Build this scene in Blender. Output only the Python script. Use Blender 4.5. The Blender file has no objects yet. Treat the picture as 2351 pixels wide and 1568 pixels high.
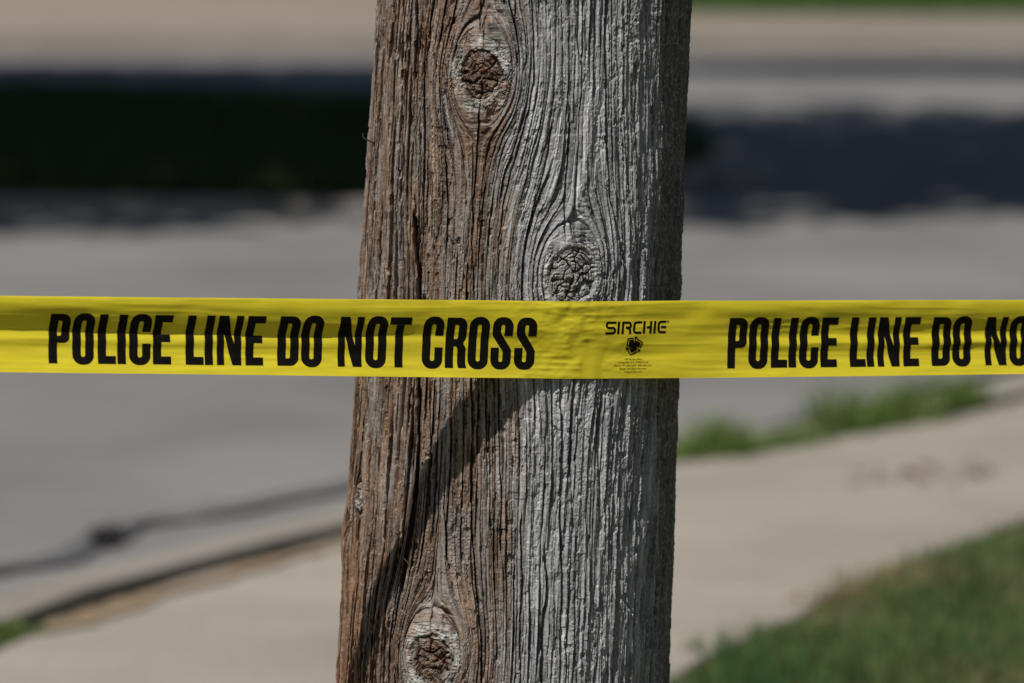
import bpy, bmesh, math, random
import numpy as np
from mathutils import Vector, Matrix

random.seed(7)
RNG = np.random.default_rng(11)
scene = bpy.context.scene
COL = scene.collection
rad = math.radians

# ------------------------------------------------------------------ camera
CAM = np.array([0.0, -5.74, 1.60])
PITCH = math.atan(0.60 / 5.58)
FOCAL = 200.0
K = 36.0 / FOCAL / 2351.0            # radians per pixel of the 2351 x 1568 survey grid
cam_data = bpy.data.cameras.new('camera')
cam_data.lens = FOCAL
cam_data.sensor_width = 36.0
cam_data.sensor_fit = 'HORIZONTAL'
cam_data.clip_start = 0.1
cam_data.clip_end = 2000.0
cam_data.dof.use_dof = True
cam_data.dof.focus_distance = 5.61
cam_data.dof.aperture_fstop = 5.2
cam_data.dof.aperture_blades = 9
cam = bpy.data.objects.new('camera', cam_data)
COL.objects.link(cam)
cam.location = CAM
cam.rotation_euler = (math.pi / 2 - PITCH, 0, 0)
scene.camera = cam

# ------------------------------------------------------------------ sky and sun
SUN_EL = rad(53.0)
SUN_AZ_LEFT = rad(38.0)              # the sun stands behind the camera, to the left
to_sun = Vector((-math.sin(SUN_AZ_LEFT) * math.cos(SUN_EL),
                 -math.cos(SUN_AZ_LEFT) * math.cos(SUN_EL), math.sin(SUN_EL)))
world = bpy.data.worlds.new('World')
scene.world = world
world.use_nodes = True
wn = world.node_tree.nodes
wl = world.node_tree.links
bg = wn['Background']
sky = wn.new('ShaderNodeTexSky')
sky.sky_type = 'NISHITA'
sky.sun_disc = False
sky.sun_elevation = SUN_EL
sky.sun_rotation = math.atan2(to_sun.x, to_sun.y)
wl.new(sky.outputs[0], bg.inputs[0])
bg.inputs[1].default_value = 0.05
sun_data = bpy.data.lights.new('sun', 'SUN')
sun_data.energy = 5.0
sun_data.angle = rad(0.53)
sun_data.color = (1.0, 0.955, 0.89)
sun = bpy.data.objects.new('sun', sun_data)
COL.objects.link(sun)
sun.rotation_euler = to_sun.to_track_quat('Z', 'Y').to_euler()
sun.location = (-6, -8, 14)
vs = scene.view_settings
vs.view_transform = 'Standard'
vs.look = 'None'
vs.exposure = -0.22
vs.gamma = 1.0
vs.use_curve_mapping = False

# ------------------------------------------------------------------ survey helpers
FWD = np.array([0.0, math.cos(PITCH), -math.sin(PITCH)])
UPV = np.array([0.0, math.sin(PITCH), math.cos(PITCH)])


def ray(x, y):
    return FWD + np.array([1.0, 0, 0]) * (x - 1175.5) * K + UPV * (784.0 - y) * K


def gp(x, y, z=0.0):
    """ground point seen at a survey position, on the level z"""
    d = ray(x, y)
    t = (z - CAM[2]) / d[2]
    p = CAM + d * t
    return (float(p[0]), float(p[1]))


def at_y(x, y, Y):
    d = ray(x, y)
    return CAM + d * ((Y - CAM[1]) / d[1])


# ------------------------------------------------------------------ object helpers
def tag(o, label=None, cat=None, group=None, kind=None):
    if label: o['label'] = label
    if cat: o['category'] = cat
    if group: o['group'] = group
    if kind: o['kind'] = kind
    return o


def link(name, me, mat=None, parent=None):
    o = bpy.data.objects.new(name, me)
    COL.objects.link(o)
    if mat is not None and me is not None and len(me.materials) == 0:
        me.materials.append(mat)
    if parent is not None:
        o.parent = parent
    return o


def np_mesh(name, verts, faces, smooth=False):
    """verts (n,3), faces (m,k) of one size"""
    me = bpy.data.meshes.new(name)
    verts = np.ascontiguousarray(verts, dtype=np.float32)
    faces = np.ascontiguousarray(faces, dtype=np.int32)
    m, k = faces.shape
    me.vertices.add(len(verts))
    me.vertices.foreach_set('co', verts.ravel())
    me.loops.add(m * k)
    me.loops.foreach_set('vertex_index', faces.ravel())
    me.polygons.add(m)
    me.polygons.foreach_set('loop_start', np.arange(0, m * k, k, dtype=np.int32))
    me.polygons.foreach_set('loop_total', np.full(m, k, dtype=np.int32))
    me.polygons.foreach_set('use_smooth', np.full(m, smooth, dtype=bool))
    me.update(calc_edges=True)
    return me


def empty(name, loc=(0, 0, 0)):
    o = bpy.data.objects.new(name, None)
    o.location = loc
    COL.objects.link(o)
    return o


def prism(name, outline, z0, z1, mat, parent=None, bevel=0.0):
    """polygon outline extruded from z0 up to z1"""
    bm = bmesh.new()
    lo = [bm.verts.new((p[0], p[1], z0)) for p in outline]
    hi = [bm.verts.new((p[0], p[1], z1)) for p in outline]
    bm.faces.new(hi)
    bm.faces.new(lo[::-1])
    n = len(outline)
    for i in range(n):
        bm.faces.new((lo[i], lo[(i + 1) % n], hi[(i + 1) % n], hi[i]))
    bmesh.ops.recalc_face_normals(bm, faces=bm.faces)
    if bevel > 0:
        ed = [e for e in bm.edges if e.verts[0].co.z > z1 - 1e-5 and e.verts[1].co.z > z1 - 1e-5]
        bmesh.ops.bevel(bm, geom=ed, offset=bevel, segments=2, affect='EDGES', profile=0.5)
    me = bpy.data.meshes.new(name)
    bm.to_mesh(me)
    bm.free()
    return link(name, me, mat, parent)


# ------------------------------------------------------------------ value noise
_T = RNG.random((512, 512)).astype(np.float32) * 2 - 1


def noise(x, y, seed=0):
    x = np.asarray(x, dtype=np.float32) + np.float32(seed * 37.31)
    y = np.asarray(y, dtype=np.float32) + np.float32(seed * 91.17)
    x, y = np.broadcast_arrays(x, y)
    xi = np.floor(x)
    yi = np.floor(y)
    fx = x - xi
    fy = y - yi
    fx = fx * fx * fx * (fx * (fx * 6 - 15) + 10)
    fy = fy * fy * fy * (fy * (fy * 6 - 15) + 10)
    a = xi.astype(np.int64) & 511
    b = yi.astype(np.int64) & 511
    a1 = (a + 1) & 511
    b1 = (b + 1) & 511
    return (_T[a, b] * (1 - fx) + _T[a1, b] * fx) * (1 - fy) + (_T[a, b1] * (1 - fx) + _T[a1, b1] * fx) * fy


def sstep(a, b, x):
    t = np.clip((x - a) / (b - a), 0, 1)
    return t * t * (3 - 2 * t)


# ------------------------------------------------------------------ materials
def new_mat(name):
    m = bpy.data.materials.new(name)
    m.use_nodes = True
    nt = m.node_tree
    return m, nt, nt.nodes['Principled BSDF']


def n_noise(nt, coord, scale, detail=4.0, rough=0.55):
    n = nt.nodes.new('ShaderNodeTexNoise')
    n.inputs['Scale'].default_value = scale
    n.inputs['Detail'].default_value = detail
    n.inputs['Roughness'].default_value = rough
    if coord is not None:
        nt.links.new(coord, n.inputs['Vector'])
    return n.outputs['Fac']


def n_ramp(nt, fac, stops):
    r = nt.nodes.new('ShaderNodeValToRGB')
    el = r.color_ramp.elements
    while len(el) < len(stops):
        el.new(0.5)
    for e, (p, c) in zip(el, stops):
        e.position = p
        e.color = (*c, 1) if len(c) == 3 else c
    nt.links.new(fac, r.inputs[0])
    return r.outputs[0]


def n_mix(nt, mode, fac, a, b):
    n = nt.nodes.new('ShaderNodeMix')
    n.data_type = 'RGBA'
    n.blend_type = mode
    for sock, v in ((n.inputs[0], fac), (n.inputs[6], a), (n.inputs[7], b)):
        if isinstance(v, (int, float)):
            sock.default_value = v
        elif isinstance(v, tuple):
            sock.default_value = (*v, 1)
        else:
            nt.links.new(v, sock)
    return n.outputs[2]


def n_obj(nt):
    return nt.nodes.new('ShaderNodeTexCoord').outputs['Object']


def n_bump(nt, height, strength, dist, bsdf):
    b = nt.nodes.new('ShaderNodeBump')
    b.inputs['Strength'].default_value = strength
    b.inputs['Distance'].default_value = dist
    nt.links.new(height, b.inputs['Height'])
    nt.links.new(b.outputs[0], bsdf.inputs['Normal'])


def ground_mat(name, c0, c1, c2, big=0.6, fine=60.0, bump=0.3, rough=0.9):
    m, nt, p = new_mat(name)
    co = n_obj(nt)
    a = n_ramp(nt, n_noise(nt, co, big, 5, 0.6), [(0.32, c0), (0.52, c1), (0.7, c2)])
    f = n_noise(nt, co, fine, 3, 0.7)
    g = n_ramp(nt, f, [(0.25, (0.72, 0.72, 0.72)), (0.75, (1.2, 1.2, 1.2))])
    c = n_mix(nt, 'MULTIPLY', 0.8, a, g)
    nt.links.new(c, p.inputs['Base Color'])
    p.inputs['Roughness'].default_value = rough
    p.inputs['Specular IOR Level'].default_value = 0.25
    n_bump(nt, f, bump, 0.01, p)
    return m


M = {}
M['asphalt'] = ground_mat('asphalt', (0.165, 0.162, 0.161), (0.212, 0.206, 0.202), (0.262, 0.252, 0.242), 0.95, 90)
M['concrete'] = ground_mat('concrete', (0.285, 0.252, 0.21), (0.34, 0.304, 0.256), (0.38, 0.342, 0.292), 1.4, 70)
M['concrete_far'] = ground_mat('concrete_far', (0.25, 0.20, 0.158), (0.29, 0.235, 0.19), (0.32, 0.265, 0.22), 0.5, 40)
M['kerb'] = ground_mat('kerb_concrete', (0.255, 0.23, 0.20), (0.285, 0.26, 0.23), (0.31, 0.285, 0.255), 1.5, 70)
M['gutter'] = ground_mat('gutter_concrete', (0.25, 0.245, 0.24), (0.285, 0.28, 0.275), (0.31, 0.305, 0.30), 1.3, 70)
M['soil'] = ground_mat('dark_soil', (0.014, 0.011, 0.008), (0.022, 0.017, 0.012), (0.036, 0.027, 0.019), 8, 120, 0.8)
M['sand'] = ground_mat('tan_sand', (0.26, 0.19, 0.115), (0.31, 0.225, 0.14), (0.34, 0.27, 0.19), 6, 150, 0.6)
M['turf'] = ground_mat('turf_soil', (0.07, 0.075, 0.03), (0.12, 0.11, 0.05), (0.20, 0.16, 0.09), 2.0, 90, 0.8)
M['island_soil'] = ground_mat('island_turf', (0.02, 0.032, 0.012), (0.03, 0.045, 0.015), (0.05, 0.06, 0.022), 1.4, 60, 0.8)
M['lawn_far'] = ground_mat('far_lawn', (0.035, 0.075, 0.015), (0.05, 0.10, 0.022), (0.07, 0.12, 0.03), 0.7, 40, 0.8)
M['tar'] = ground_mat('tar', (0.07, 0.07, 0.072), (0.10, 0.10, 0.102), (0.13, 0.13, 0.132), 3.0, 90)

M['old_tar'] = ground_mat('old_tar', (0.12, 0.12, 0.122), (0.145, 0.143, 0.142), (0.165, 0.162, 0.16), 3.0, 90)


def leaf_mat(name, stops, trans=0.35, rough=0.55):
    m, nt, p = new_mat(name)
    oi = nt.nodes.new('ShaderNodeAttribute')
    oi.attribute_name = 'tint'
    c = n_ramp(nt, oi.outputs['Fac'], stops)
    nt.links.new(c, p.inputs['Base Color'])
    p.inputs['Roughness'].default_value = rough
    p.inputs['Specular IOR Level'].default_value = 0.3
    t = nt.nodes.new('ShaderNodeBsdfTranslucent')
    nt.links.new(c, t.inputs[0])
    mx = nt.nodes.new('ShaderNodeMixShader')
    mx.inputs[0].default_value = trans
    nt.links.new(p.outputs[0], mx.inputs[1])
    nt.links.new(t.outputs[0], mx.inputs[2])
    nt.links.new(mx.outputs[0], nt.nodes['Material Output'].inputs[0])
    return m


M['blade'] = leaf_mat('grass_blade', [(0.0, (0.045, 0.125, 0.03)), (0.4, (0.085, 0.155, 0.042)),
                                     (0.7, (0.17, 0.18, 0.07)), (1.0, (0.40, 0.30, 0.18))])
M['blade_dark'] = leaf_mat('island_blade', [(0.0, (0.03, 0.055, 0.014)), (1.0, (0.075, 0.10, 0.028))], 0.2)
M['weed'] = leaf_mat('weed_blade', [(0.0, (0.07, 0.155, 0.02)), (0.6, (0.16, 0.255, 0.05)), (1.0, (0.36, 0.34, 0.17))])
M['leaf'] = leaf_mat('tree_leaf', [(0.0, (0.03, 0.06, 0.015)), (1.0, (0.07, 0.11, 0.03))], 0.15)
m_, nt_, p_ = new_mat('bark')
c_ = n_ramp(nt_, n_noise(nt_, n_obj(nt_), 9, 6, 0.7), [(0.3, (0.06, 0.045, 0.035)), (0.7, (0.16, 0.13, 0.105))])
nt_.links.new(c_, p_.inputs['Base Color'])
p_.inputs['Roughness'].default_value = 0.95
M['bark'] = m_

# ================================================================== THE SETTING
ZR = -0.11                                # road level below the kerb
# base sheet to the horizon
prism('ground', [(-900, -300), (900, -300), (900, 1500), (-900, 1500)], -0.45, -0.30, M['lawn_far'])['kind'] = 'structure'

# the joint between sidewalk and kerb (survey points), left to right
gap_px = [(-40, 1462), (38, 1429), (94, 1401), (227, 1361), (321, 1327), (453, 1291), (567, 1267), (680, 1238),
          (778, 1210), (1000, 1160), (1250, 1108), (1565, 1052), (1736, 1028), (1858, 1003), (1980, 982), (2126, 957),
          (2248, 930), (2380, 893)]
gap = [gp(x, y) for x, y in gap_px]


def extend(pts, n0, n1):
    a, b = Vector(pts[0]), Vector(pts[2])
    c, d = Vector(pts[-3]), Vector(pts[-1])
    u, v = (a - b).normalized(), (d - c).normalized()
    return [tuple(a + u * n0)] + list(pts) + [tuple(d + v * n1)]


gap = extend(gap, 30, 60)


def offset(pts, d):
    """shift a polyline sideways (positive: to the left of its run)"""
    out = []
    dd = d
    for i, p in enumerate(pts):
        d = dd[i] if isinstance(dd, (list, tuple)) else dd
        a = Vector(pts[max(i - 1, 0)])
        b = Vector(pts[min(i + 1, len(pts) - 1)])
        t = (b - a).normalized()
        out.append((p[0] - t.y * d, p[1] + t.x * d))
    return out


NL = sum(1 for q in gap_px if q[0] < 1100) + 1          # the joint is wide and bare on the left, tight on the right
j_far = [-0.065] * NL + [-0.035] * (len(gap) - NL)
j_kerb = [0.055] * NL + [0.03] * (len(gap) - NL)
lawn_px = [(1546, 1552), (1638, 1488), (1833, 1410), (1907, 1360), (2077, 1294), (2224, 1236), (2345, 1196)]
lawn_edge = [gp(x, y) for x, y in lawn_px]
lawn_edge = extend(lawn_edge, 30, 60)

# soil bed below the joint, near lawn, road, gutter, kerb
bed = offset(gap, -0.25) + offset(gap, 0.12)[::-1]
prism('soil_bed', bed, -0.30, -0.010, M['soil'])['kind'] = 'structure'
inner = offset(lawn_edge, 0.03)
prism('lawn', [(-60, -120)] + inner[:1] + inner + [(inner[-1][0] + 60, inner[-1][1]), (120, -120)], -0.30, -0.012,
      M['turf'])['kind'] = 'structure'
FAR_Y = gp(1175, 126, ZR)[1]
road_in = offset(gap, 0.40)
road_poly = [(-80, -60)] + road_in + [(80, road_in[-1][1]), (80, FAR_Y), (-80, FAR_Y)]
prism('road', [road_in[0], *road_in[1:], (90, FAR_Y + 0.0), (-90, FAR_Y), (-90, road_in[0][1])], -0.30, ZR, M['asphalt'])['kind'] = 'structure'


def strip_pieces(parent, name, A, B, z0, z1, mat, step, bevel, joint=0.008, s0=None, s1=None, shift=0.0):
    """blocks between two polylines A and B that run side by side"""
    A = [Vector(p) for p in A]
    # arc length on A
    L = [0.0]
    for i in range(1, len(A)):
        L.append(L[-1] + (A[i] - A[i - 1]).length)

    def pt(P, s):
        s = max(0, min(L[-1] - 1e-6, s))
        for i in range(1, len(L)):
            if s <= L[i]:
                t = (s - L[i - 1]) / (L[i] - L[i - 1])
                return Vector(P[i - 1]).lerp(Vector(P[i]), t)
    s = s0 + shift
    while s < s1:
        e = s + step
        n = 4
        a = [pt(A, s + joint / 2 + (step - joint) * k / n) for k in range(n + 1)]
        b = [pt(B, s + joint / 2 + (step - joint) * k / n) for k in range(n + 1)]
        dz = random.uniform(-0.004, 0.004)
        prism(name, [tuple(p) for p in a] + [tuple(p) for p in b[::-1]], z0, z1 + dz, mat, parent, bevel)
        s = e


# kerb stones and gutter along the near side
kerb = empty('kerb')
kerb['kind'] = 'structure'
strip_pieces(kerb, 'kerb_stone', offset(gap, j_kerb), offset(gap, 0.21), -0.29, -0.004, M['kerb'], 3.0, 0.02, 0.010, 26.0, 50.0, 0.9)
gut = empty('gutter')
gut['kind'] = 'structure'
strip_pieces(gut, 'gutter_slab', offset(gap, 0.212), offset(gap, 0.43), -0.29, ZR + 0.006, M['gutter'], 3.0, 0.006, 0.010, 26.0, 50.0, 0.9)

# sidewalk slabs: joints run square to the sidewalk
far_edge = offset(gap, j_far)


def closest_on(P, q):
    best = None
    q = Vector(q)
    for i in range(1, len(P)):
        a, b = Vector(P[i - 1]), Vector(P[i])
        d = b - a
        t = max(0, min(1, (q - a).dot(d) / d.dot(d)))
        c = a + d * t
        if best is None or (c - q).length < best[0]:
            best = ((c - q).length, c)
    return best[1]


walk = empty('sidewalk')
walk['kind'] = 'structure'
# resample the far edge, pair each sample with a near point along the common normal
LL = [0.0]
for i in range(1, len(far_edge)):
    LL.append(LL[-1] + (Vector(far_edge[i]) - Vector(far_edge[i - 1])).length)


def fpt(P, s):
    for i in range(1, len(LL)):
        if s <= LL[i]:
            t = (s - LL[i - 1]) / (LL[i] - LL[i - 1])
            return Vector(P[i - 1]).lerp(Vector(P[i]), t)
    return Vector(P[-1])


JOINT = gp(2080, 1092)
# run direction of the walk
wd = (Vector(gap[-2]) - Vector(gap[1])).normalized()
wn_ = Vector((wd.y, -wd.x))


def cut(P, s):
    """point of polyline P where its run coordinate along wd equals s"""
    for i in range(1, len(P)):
        a, b = Vector(P[i - 1]).dot(wd), Vector(P[i]).dot(wd)
        if (a - s) * (b - s) <= 0 and a != b:
            return Vector(P[i - 1]).lerp(Vector(P[i]), (s - a) / (b - a))
    return None


sj = Vector(JOINT).dot(wd)
for k in range(-5, 8):
    s_a, s_b = sj + k * 1.62 + 0.006, sj + (k + 1) * 1.62 - 0.006
    n = 8
    A = [cut(far_edge, s_a + (s_b - s_a) * i / n) for i in range(n + 1)]
    B = [cut(lawn_edge, s_a + (s_b - s_a) * i / n) for i in range(n + 1)]
    if any(p is None for p in A + B):
        continue
    prism('paving_slab', [tuple(p) for p in A] + [tuple(p) for p in B[::-1]], -0.29, random.uniform(-0.004, 0.0), M['concrete'],
          walk, 0.008)

# far side of the street
farwalk_front = gp(1175, 92)[1]
prism('far_kerb', [(-90, FAR_Y + 0.02), (90, FAR_Y + 0.02), (90, FAR_Y + 0.17), (-90, FAR_Y + 0.17)], -0.30, 0.02, M['kerb'], None, 0.02)['kind'] = 'structure'
fy = FAR_Y + 0.18
xl, yl = gp(1040, 40)
yg = gp(1700, 40)[1]
prism('far_pavement', [(-90, fy), (90, fy), (90, yg - 0.6), (6, yg - 0.1), (2.0, yg), (0.3, yg + 0.2), (0.0, yg + 4), (-0.4, yg + 7.0), (-90, yg + 9.0)],
      -0.30, 0.012, M['concrete_far'])['kind'] = 'structure'
prism('far_lawn', [(-90, fy + 0.4), (90, fy + 0.4), (400, 900), (-400, 900)], -0.30, 0.002, M['lawn_far'])['kind'] = 'structure'

# grass island in the middle of the street (survey points of its outline)
isl_px = [(-60, 446), (120, 447), (400, 450), (620, 453), (860, 455), (1150, 447), (1300, 436), (1420, 420), (1520, 400), (1590, 376), (1630, 358),
          (1634, 338), (1608, 318), (1550, 300), (1440, 280), (1300, 262), (1000, 240), (860, 233), (500, 222), (200, 214), (-60, 208)]
isl = [gp(x, y, -0.06) for x, y in isl_px]
isl = [(-25, isl[0][1])] + isl + [(-25, isl[-1][1])]
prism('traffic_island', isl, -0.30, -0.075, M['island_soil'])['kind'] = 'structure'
nose = [gp(x, y, -0.07) for x, y in ((1560, 392), (1700, 408), (1790, 396), (1800, 372), (1740, 345), (1640, 326), (1600, 330))]
prism('island_nose', nose, -0.30, -0.068, M['kerb'], None, 0.01)['kind'] = 'structure'
ik = empty('island_kerb')
ik['kind'] = 'structure'
k_in, k_out = offset(isl, -0.004), offset(isl, -0.15)
for i in range(len(isl) - 1):
    a, c = Vector(k_in[i]), Vector(k_in[i + 1])
    a2, c2 = Vector(k_out[i]), Vector(k_out[i + 1])
    e = 0.003 / max((c - a).length, 0.05)
    q = [a.lerp(c, e), a.lerp(c, 1 - e), a2.lerp(c2, 1 - e), a2.lerp(c2, e)]
    prism('kerb_stone', [tuple(v) for v in q], -0.30, -0.06, M['kerb'], ik, 0.012)


def ribbon(name, pts, z, mat, wid=None, jit=0.25, n=60):
    """an uneven flat strip laid along points (x, y, half width)"""
    P = np.array(pts, dtype=float)
    L = np.r_[0, np.cumsum(np.hypot(np.diff(P[:, 0]), np.diff(P[:, 1])))]
    s = np.linspace(0, L[-1], n)
    x = np.interp(s, L, P[:, 0])
    y = np.interp(s, L, P[:, 1])
    w = np.interp(s, L, P[:, 2])
    tx, ty = np.gradient(x), np.gradient(y)
    q = np.hypot(tx, ty)
    tx, ty = tx / q, ty / q
    e = min(1.0, 1)
    wa = w * (1 + jit * noise(s * 9, 3.3, 5) + jit * noise(s * 31, 9.3, 6))
    wb = w * (1 + jit * noise(s * 9, 13.3, 7) + jit * noise(s * 31, 19.3, 8))
    a = np.c_[x - ty * wa, y + tx * wa, np.full(n, z)]
    b = np.c_[x + ty * wb, y - tx * wb, np.full(n, z)]
    i = np.arange(n - 1)
    f = np.c_[i + n, i + n + 1, i + 1, i]
    me = np_mesh(name, np.r_[a, b], f)
    return link(name, me, mat)


def seam(px, z, ws):
    return [(*gp(x, y, z), w) for (x, y), w in zip(px, ws)]


ribbon('tar_seam', seam([(-120, 1322), (0, 1300), (100, 1288), (150, 1275), (205, 1250), (250, 1228), (330, 1196), (400, 1184)], ZR + 0.012,
                        [0.045, 0.04, 0.035, 0.04, 0.035, 0.045, 0.02, 0.004]), ZR + 0.012, M['tar'])['kind'] = 'structure'
ribbon('tar_seam', seam([(300, 1205), (400, 1186), (470, 1178), (520, 1165), (640, 1142), (790, 1112), (950, 1075), (1100, 1045)], ZR + 0.012,
                        [0.015, 0.03, 0.025, 0.05, 0.05, 0.05, 0.05, 0.05]), ZR + 0.012, M['old_tar'])['kind'] = 'structure'
# tan sand blown along the far edge of the sidewalk
ribbon('sand_drift', seam([(90, 1447), (160, 1424), (260, 1395), (360, 1362), (470, 1333), (560, 1306), (680, 1272), (800, 1243), (930, 1212)], 0.004,
                          [0.01, 0.035, 0.03, 0.03, 0.018, 0.035, 0.015, 0.018, 0.01]), 0.004, M['sand'], jit=0.5, n=120)['kind'] = 'stuff'
bpy.data.objects['sand_drift']['label'] = 'tan sand drifted along the far edge of the sidewalk'


# ------------------------------------------------------------------ grass blades
def blades(name, base, h, w, lean, tint, mat, parent=None):
    """base (n,3); one bent three-triangle blade each"""
    n = len(base)
    az = RNG.random(n) * 2 * np.pi
    la = RNG.random(n) * 2 * np.pi
    sx, sy = np.cos(az) * w / 2, np.sin(az) * w / 2
    lx, ly = np.cos(la) * lean * h, np.sin(la) * lean * h
    V = np.zeros((n, 5, 3))
    V[:, 0] = base + np.c_[-sx, -sy, 0 * h]
    V[:, 1] = base + np.c_[sx, sy, 0 * h]
    V[:, 2] = base + np.c_[sx * 0.75 + lx * 0.35, sy * 0.75 + ly * 0.35, h * 0.6]
    V[:, 3] = base + np.c_[-sx * 0.75 + lx * 0.35, -sy * 0.75 + ly * 0.35, h * 0.6]
    V[:, 4] = base + np.c_[lx, ly, h * np.sqrt(np.clip(1 - 0.5 * lean ** 2, 0.15, 1))]
    F = np.array([[0, 1, 2], [0, 2, 3], [3, 2, 4]])
    faces = (np.arange(n)[:, None, None] * 5 + F[None]).reshape(-1, 3)
    me = np_mesh(name, V.reshape(-1, 3), faces)
    at = me.attributes.new('tint', 'FLOAT', 'POINT')
    at.data.foreach_set('value', np.repeat(tint, 5).astype(np.float32))
    return link(name, me, mat, parent)


def side_of(P, pts):
    """signed distance of points to polyline P, positive on the left of its run"""
    best = np.full(len(pts), 1e9)
    sg = np.zeros(len(pts))
    for i in range(1, len(P)):
        a = np.array(P[i - 1])
        d = np.array(P[i]) - a
        r = pts - a
        t = np.clip((r @ d) / (d @ d), 0, 1)
        q = r - t[:, None] * d
        l = np.hypot(q[:, 0], q[:, 1])
        s = np.sign(d[0] * r[:, 1] - d[1] * r[:, 0])
        m = l < best
        best[m] = l[m]
        sg[m] = s[m]
    return best * sg


# near lawn, right of and in front of the sidewalk
N = 170000
pts = np.c_[RNG.uniform(-1.8, 3.2, N), RNG.uniform(1.2, 7.5, N)]
sd = side_of(lawn_edge, pts)
edge = 0.05 * noise(pts[:, 0] * 4, pts[:, 1] * 4, 21) + 0.03 * noise(pts[:, 0] * 14, pts[:, 1] * 14, 22)
dens = 0.5 + 0.5 * noise(pts[:, 0] * 2.6, pts[:, 1] * 2.0, 23) + 0.3 * noise(pts[:, 0] * 7, pts[:, 1] * 7, 24)
keep = (sd < edge - 0.0) & (RNG.random(N) < np.clip(dens + 0.25, 0.15, 1)) & (sd > -3.5)
pts = pts[keep]
sd = sd[keep]
n = len(pts)
pat = 0.5 + 0.6 * noise(pts[:, 0] * 1.7, pts[:, 1] * 1.4, 25) + 0.3 * noise(pts[:, 0] * 5, pts[:, 1] * 5, 26)
h = RNG.uniform(0.025, 0.07, n) * (0.8 + 0.4 * noise(pts[:, 0] * 3, pts[:, 1] * 3, 27))
tint = np.clip(pat * 0.62 + RNG.uniform(-0.2, 0.25, n) + 0.25 * np.exp(sd / 0.08), 0, 1)
g = blades('grass', np.c_[pts, np.full(n, -0.014)], h, RNG.uniform(0.003, 0.006, n), RNG.uniform(0.1, 1.0, n), tint, M['blade'])
tag(g, 'short patchy green lawn grass beside the concrete sidewalk', None, None, 'stuff')

# shaded grass on the island
N = 60000
pts = np.c_[RNG.uniform(-6, 1.2, N), RNG.uniform(isl[3][1] - 0.5, isl[-3][1] + 0.5, N)]
P = np.array(isl)
inside = np.zeros(N, bool)
j = len(P) - 1
for i in range(len(P)):
    c = ((P[i, 1] > pts[:, 1]) != (P[j, 1] > pts[:, 1])) & (
        pts[:, 0] < (P[j, 0] - P[i, 0]) * (pts[:, 1] - P[i, 1]) / (P[j, 1] - P[i, 1] + 1e-12) + P[i, 0])
    inside ^= c
    j = i
pts = pts[inside]
n = len(pts)
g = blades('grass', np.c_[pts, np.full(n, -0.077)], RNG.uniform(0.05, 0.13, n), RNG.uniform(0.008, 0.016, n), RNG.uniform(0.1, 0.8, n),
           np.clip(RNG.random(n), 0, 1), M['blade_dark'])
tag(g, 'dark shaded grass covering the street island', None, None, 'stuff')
# far lawn
N = 40000
pts = np.c_[RNG.uniform(-1, 7, N), RNG.uniform(yg - 0.6, yg + 9, N)]
pts = pts[pts[:, 1] > yg + 0.25 - 0.12 * (pts[:, 0])]
pts = pts[(pts[:, 0] > 0.2)]
n = len(pts)
g = blades('grass', np.c_[pts, np.full(n, 0.0)], RNG.uniform(0.04, 0.10, n), RNG.uniform(0.008, 0.016, n), RNG.uniform(0.1, 0.8, n),
           np.clip(RNG.random(n) * 0.5, 0, 1), M['blade'])
tag(g, 'sunlit green lawn grass across the street', None, None, 'stuff')


# weeds growing out of the kerb joint
def weed(px0, px1, y0, y1, n, hmin, hmax, wid, label):
    t = RNG.random(n)
    a = np.array(gp(px0, y0, -0.01))
    b = np.array(gp(px1, y1, -0.01))
    d = (b - a) / np.linalg.norm(b - a)
    nn = np.array([-d[1], d[0]])
    base = a + (b - a) * t[:, None] + nn * (RNG.normal(0, wid, n))[:, None]
    cl = np.clip(0.65 + 0.6 * noise(t * 6, 1.7, int(px0)) + 0.3 * noise(t * 19, 2.7, int(px0)), 0.15, 1.3)
    env = np.clip(np.minimum(t, 1 - t) * 7, 0.25, 1)
    h = RNG.uniform(hmin, hmax, n) * cl * env
    o = blades('weed_clump', np.c_[base, np.full(n, -0.035)], h, RNG.uniform(0.003, 0.009, n), RNG.uniform(0.15, 0.9, n),
               np.clip(RNG.random(n) ** 1.5, 0, 1), M['weed'])
    tag(o, label, 'weeds', 'weeds along the kerb joint')


weed(1500, 1720, 1064, 1044, 800, 0.06, 0.155, 0.032, 'green grassy weeds in the kerb joint right beside the pole')
weed(1705, 1872, 1044, 1014, 750, 0.07, 0.155, 0.03, 'low thin weeds between the pole side clump and the tallest clump')
weed(1885, 2140, 1002, 964, 1100, 0.07, 0.185, 0.035, 'tallest and widest clump of green weeds along the kerb')
weed(2185, 2258, 948, 930, 300, 0.06, 0.14, 0.02, 'small separate green weed clump farthest right along the kerb')
weed(-60, 66, 1496, 1452, 650, 0.04, 0.10, 0.03, 'green weed clump at the left corner of the sidewalk joint')
weed(545, 620, 1274, 1256, 50, 0.02, 0.05, 0.012, 'tiny sparse weeds in the dark joint left of the pole')


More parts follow.
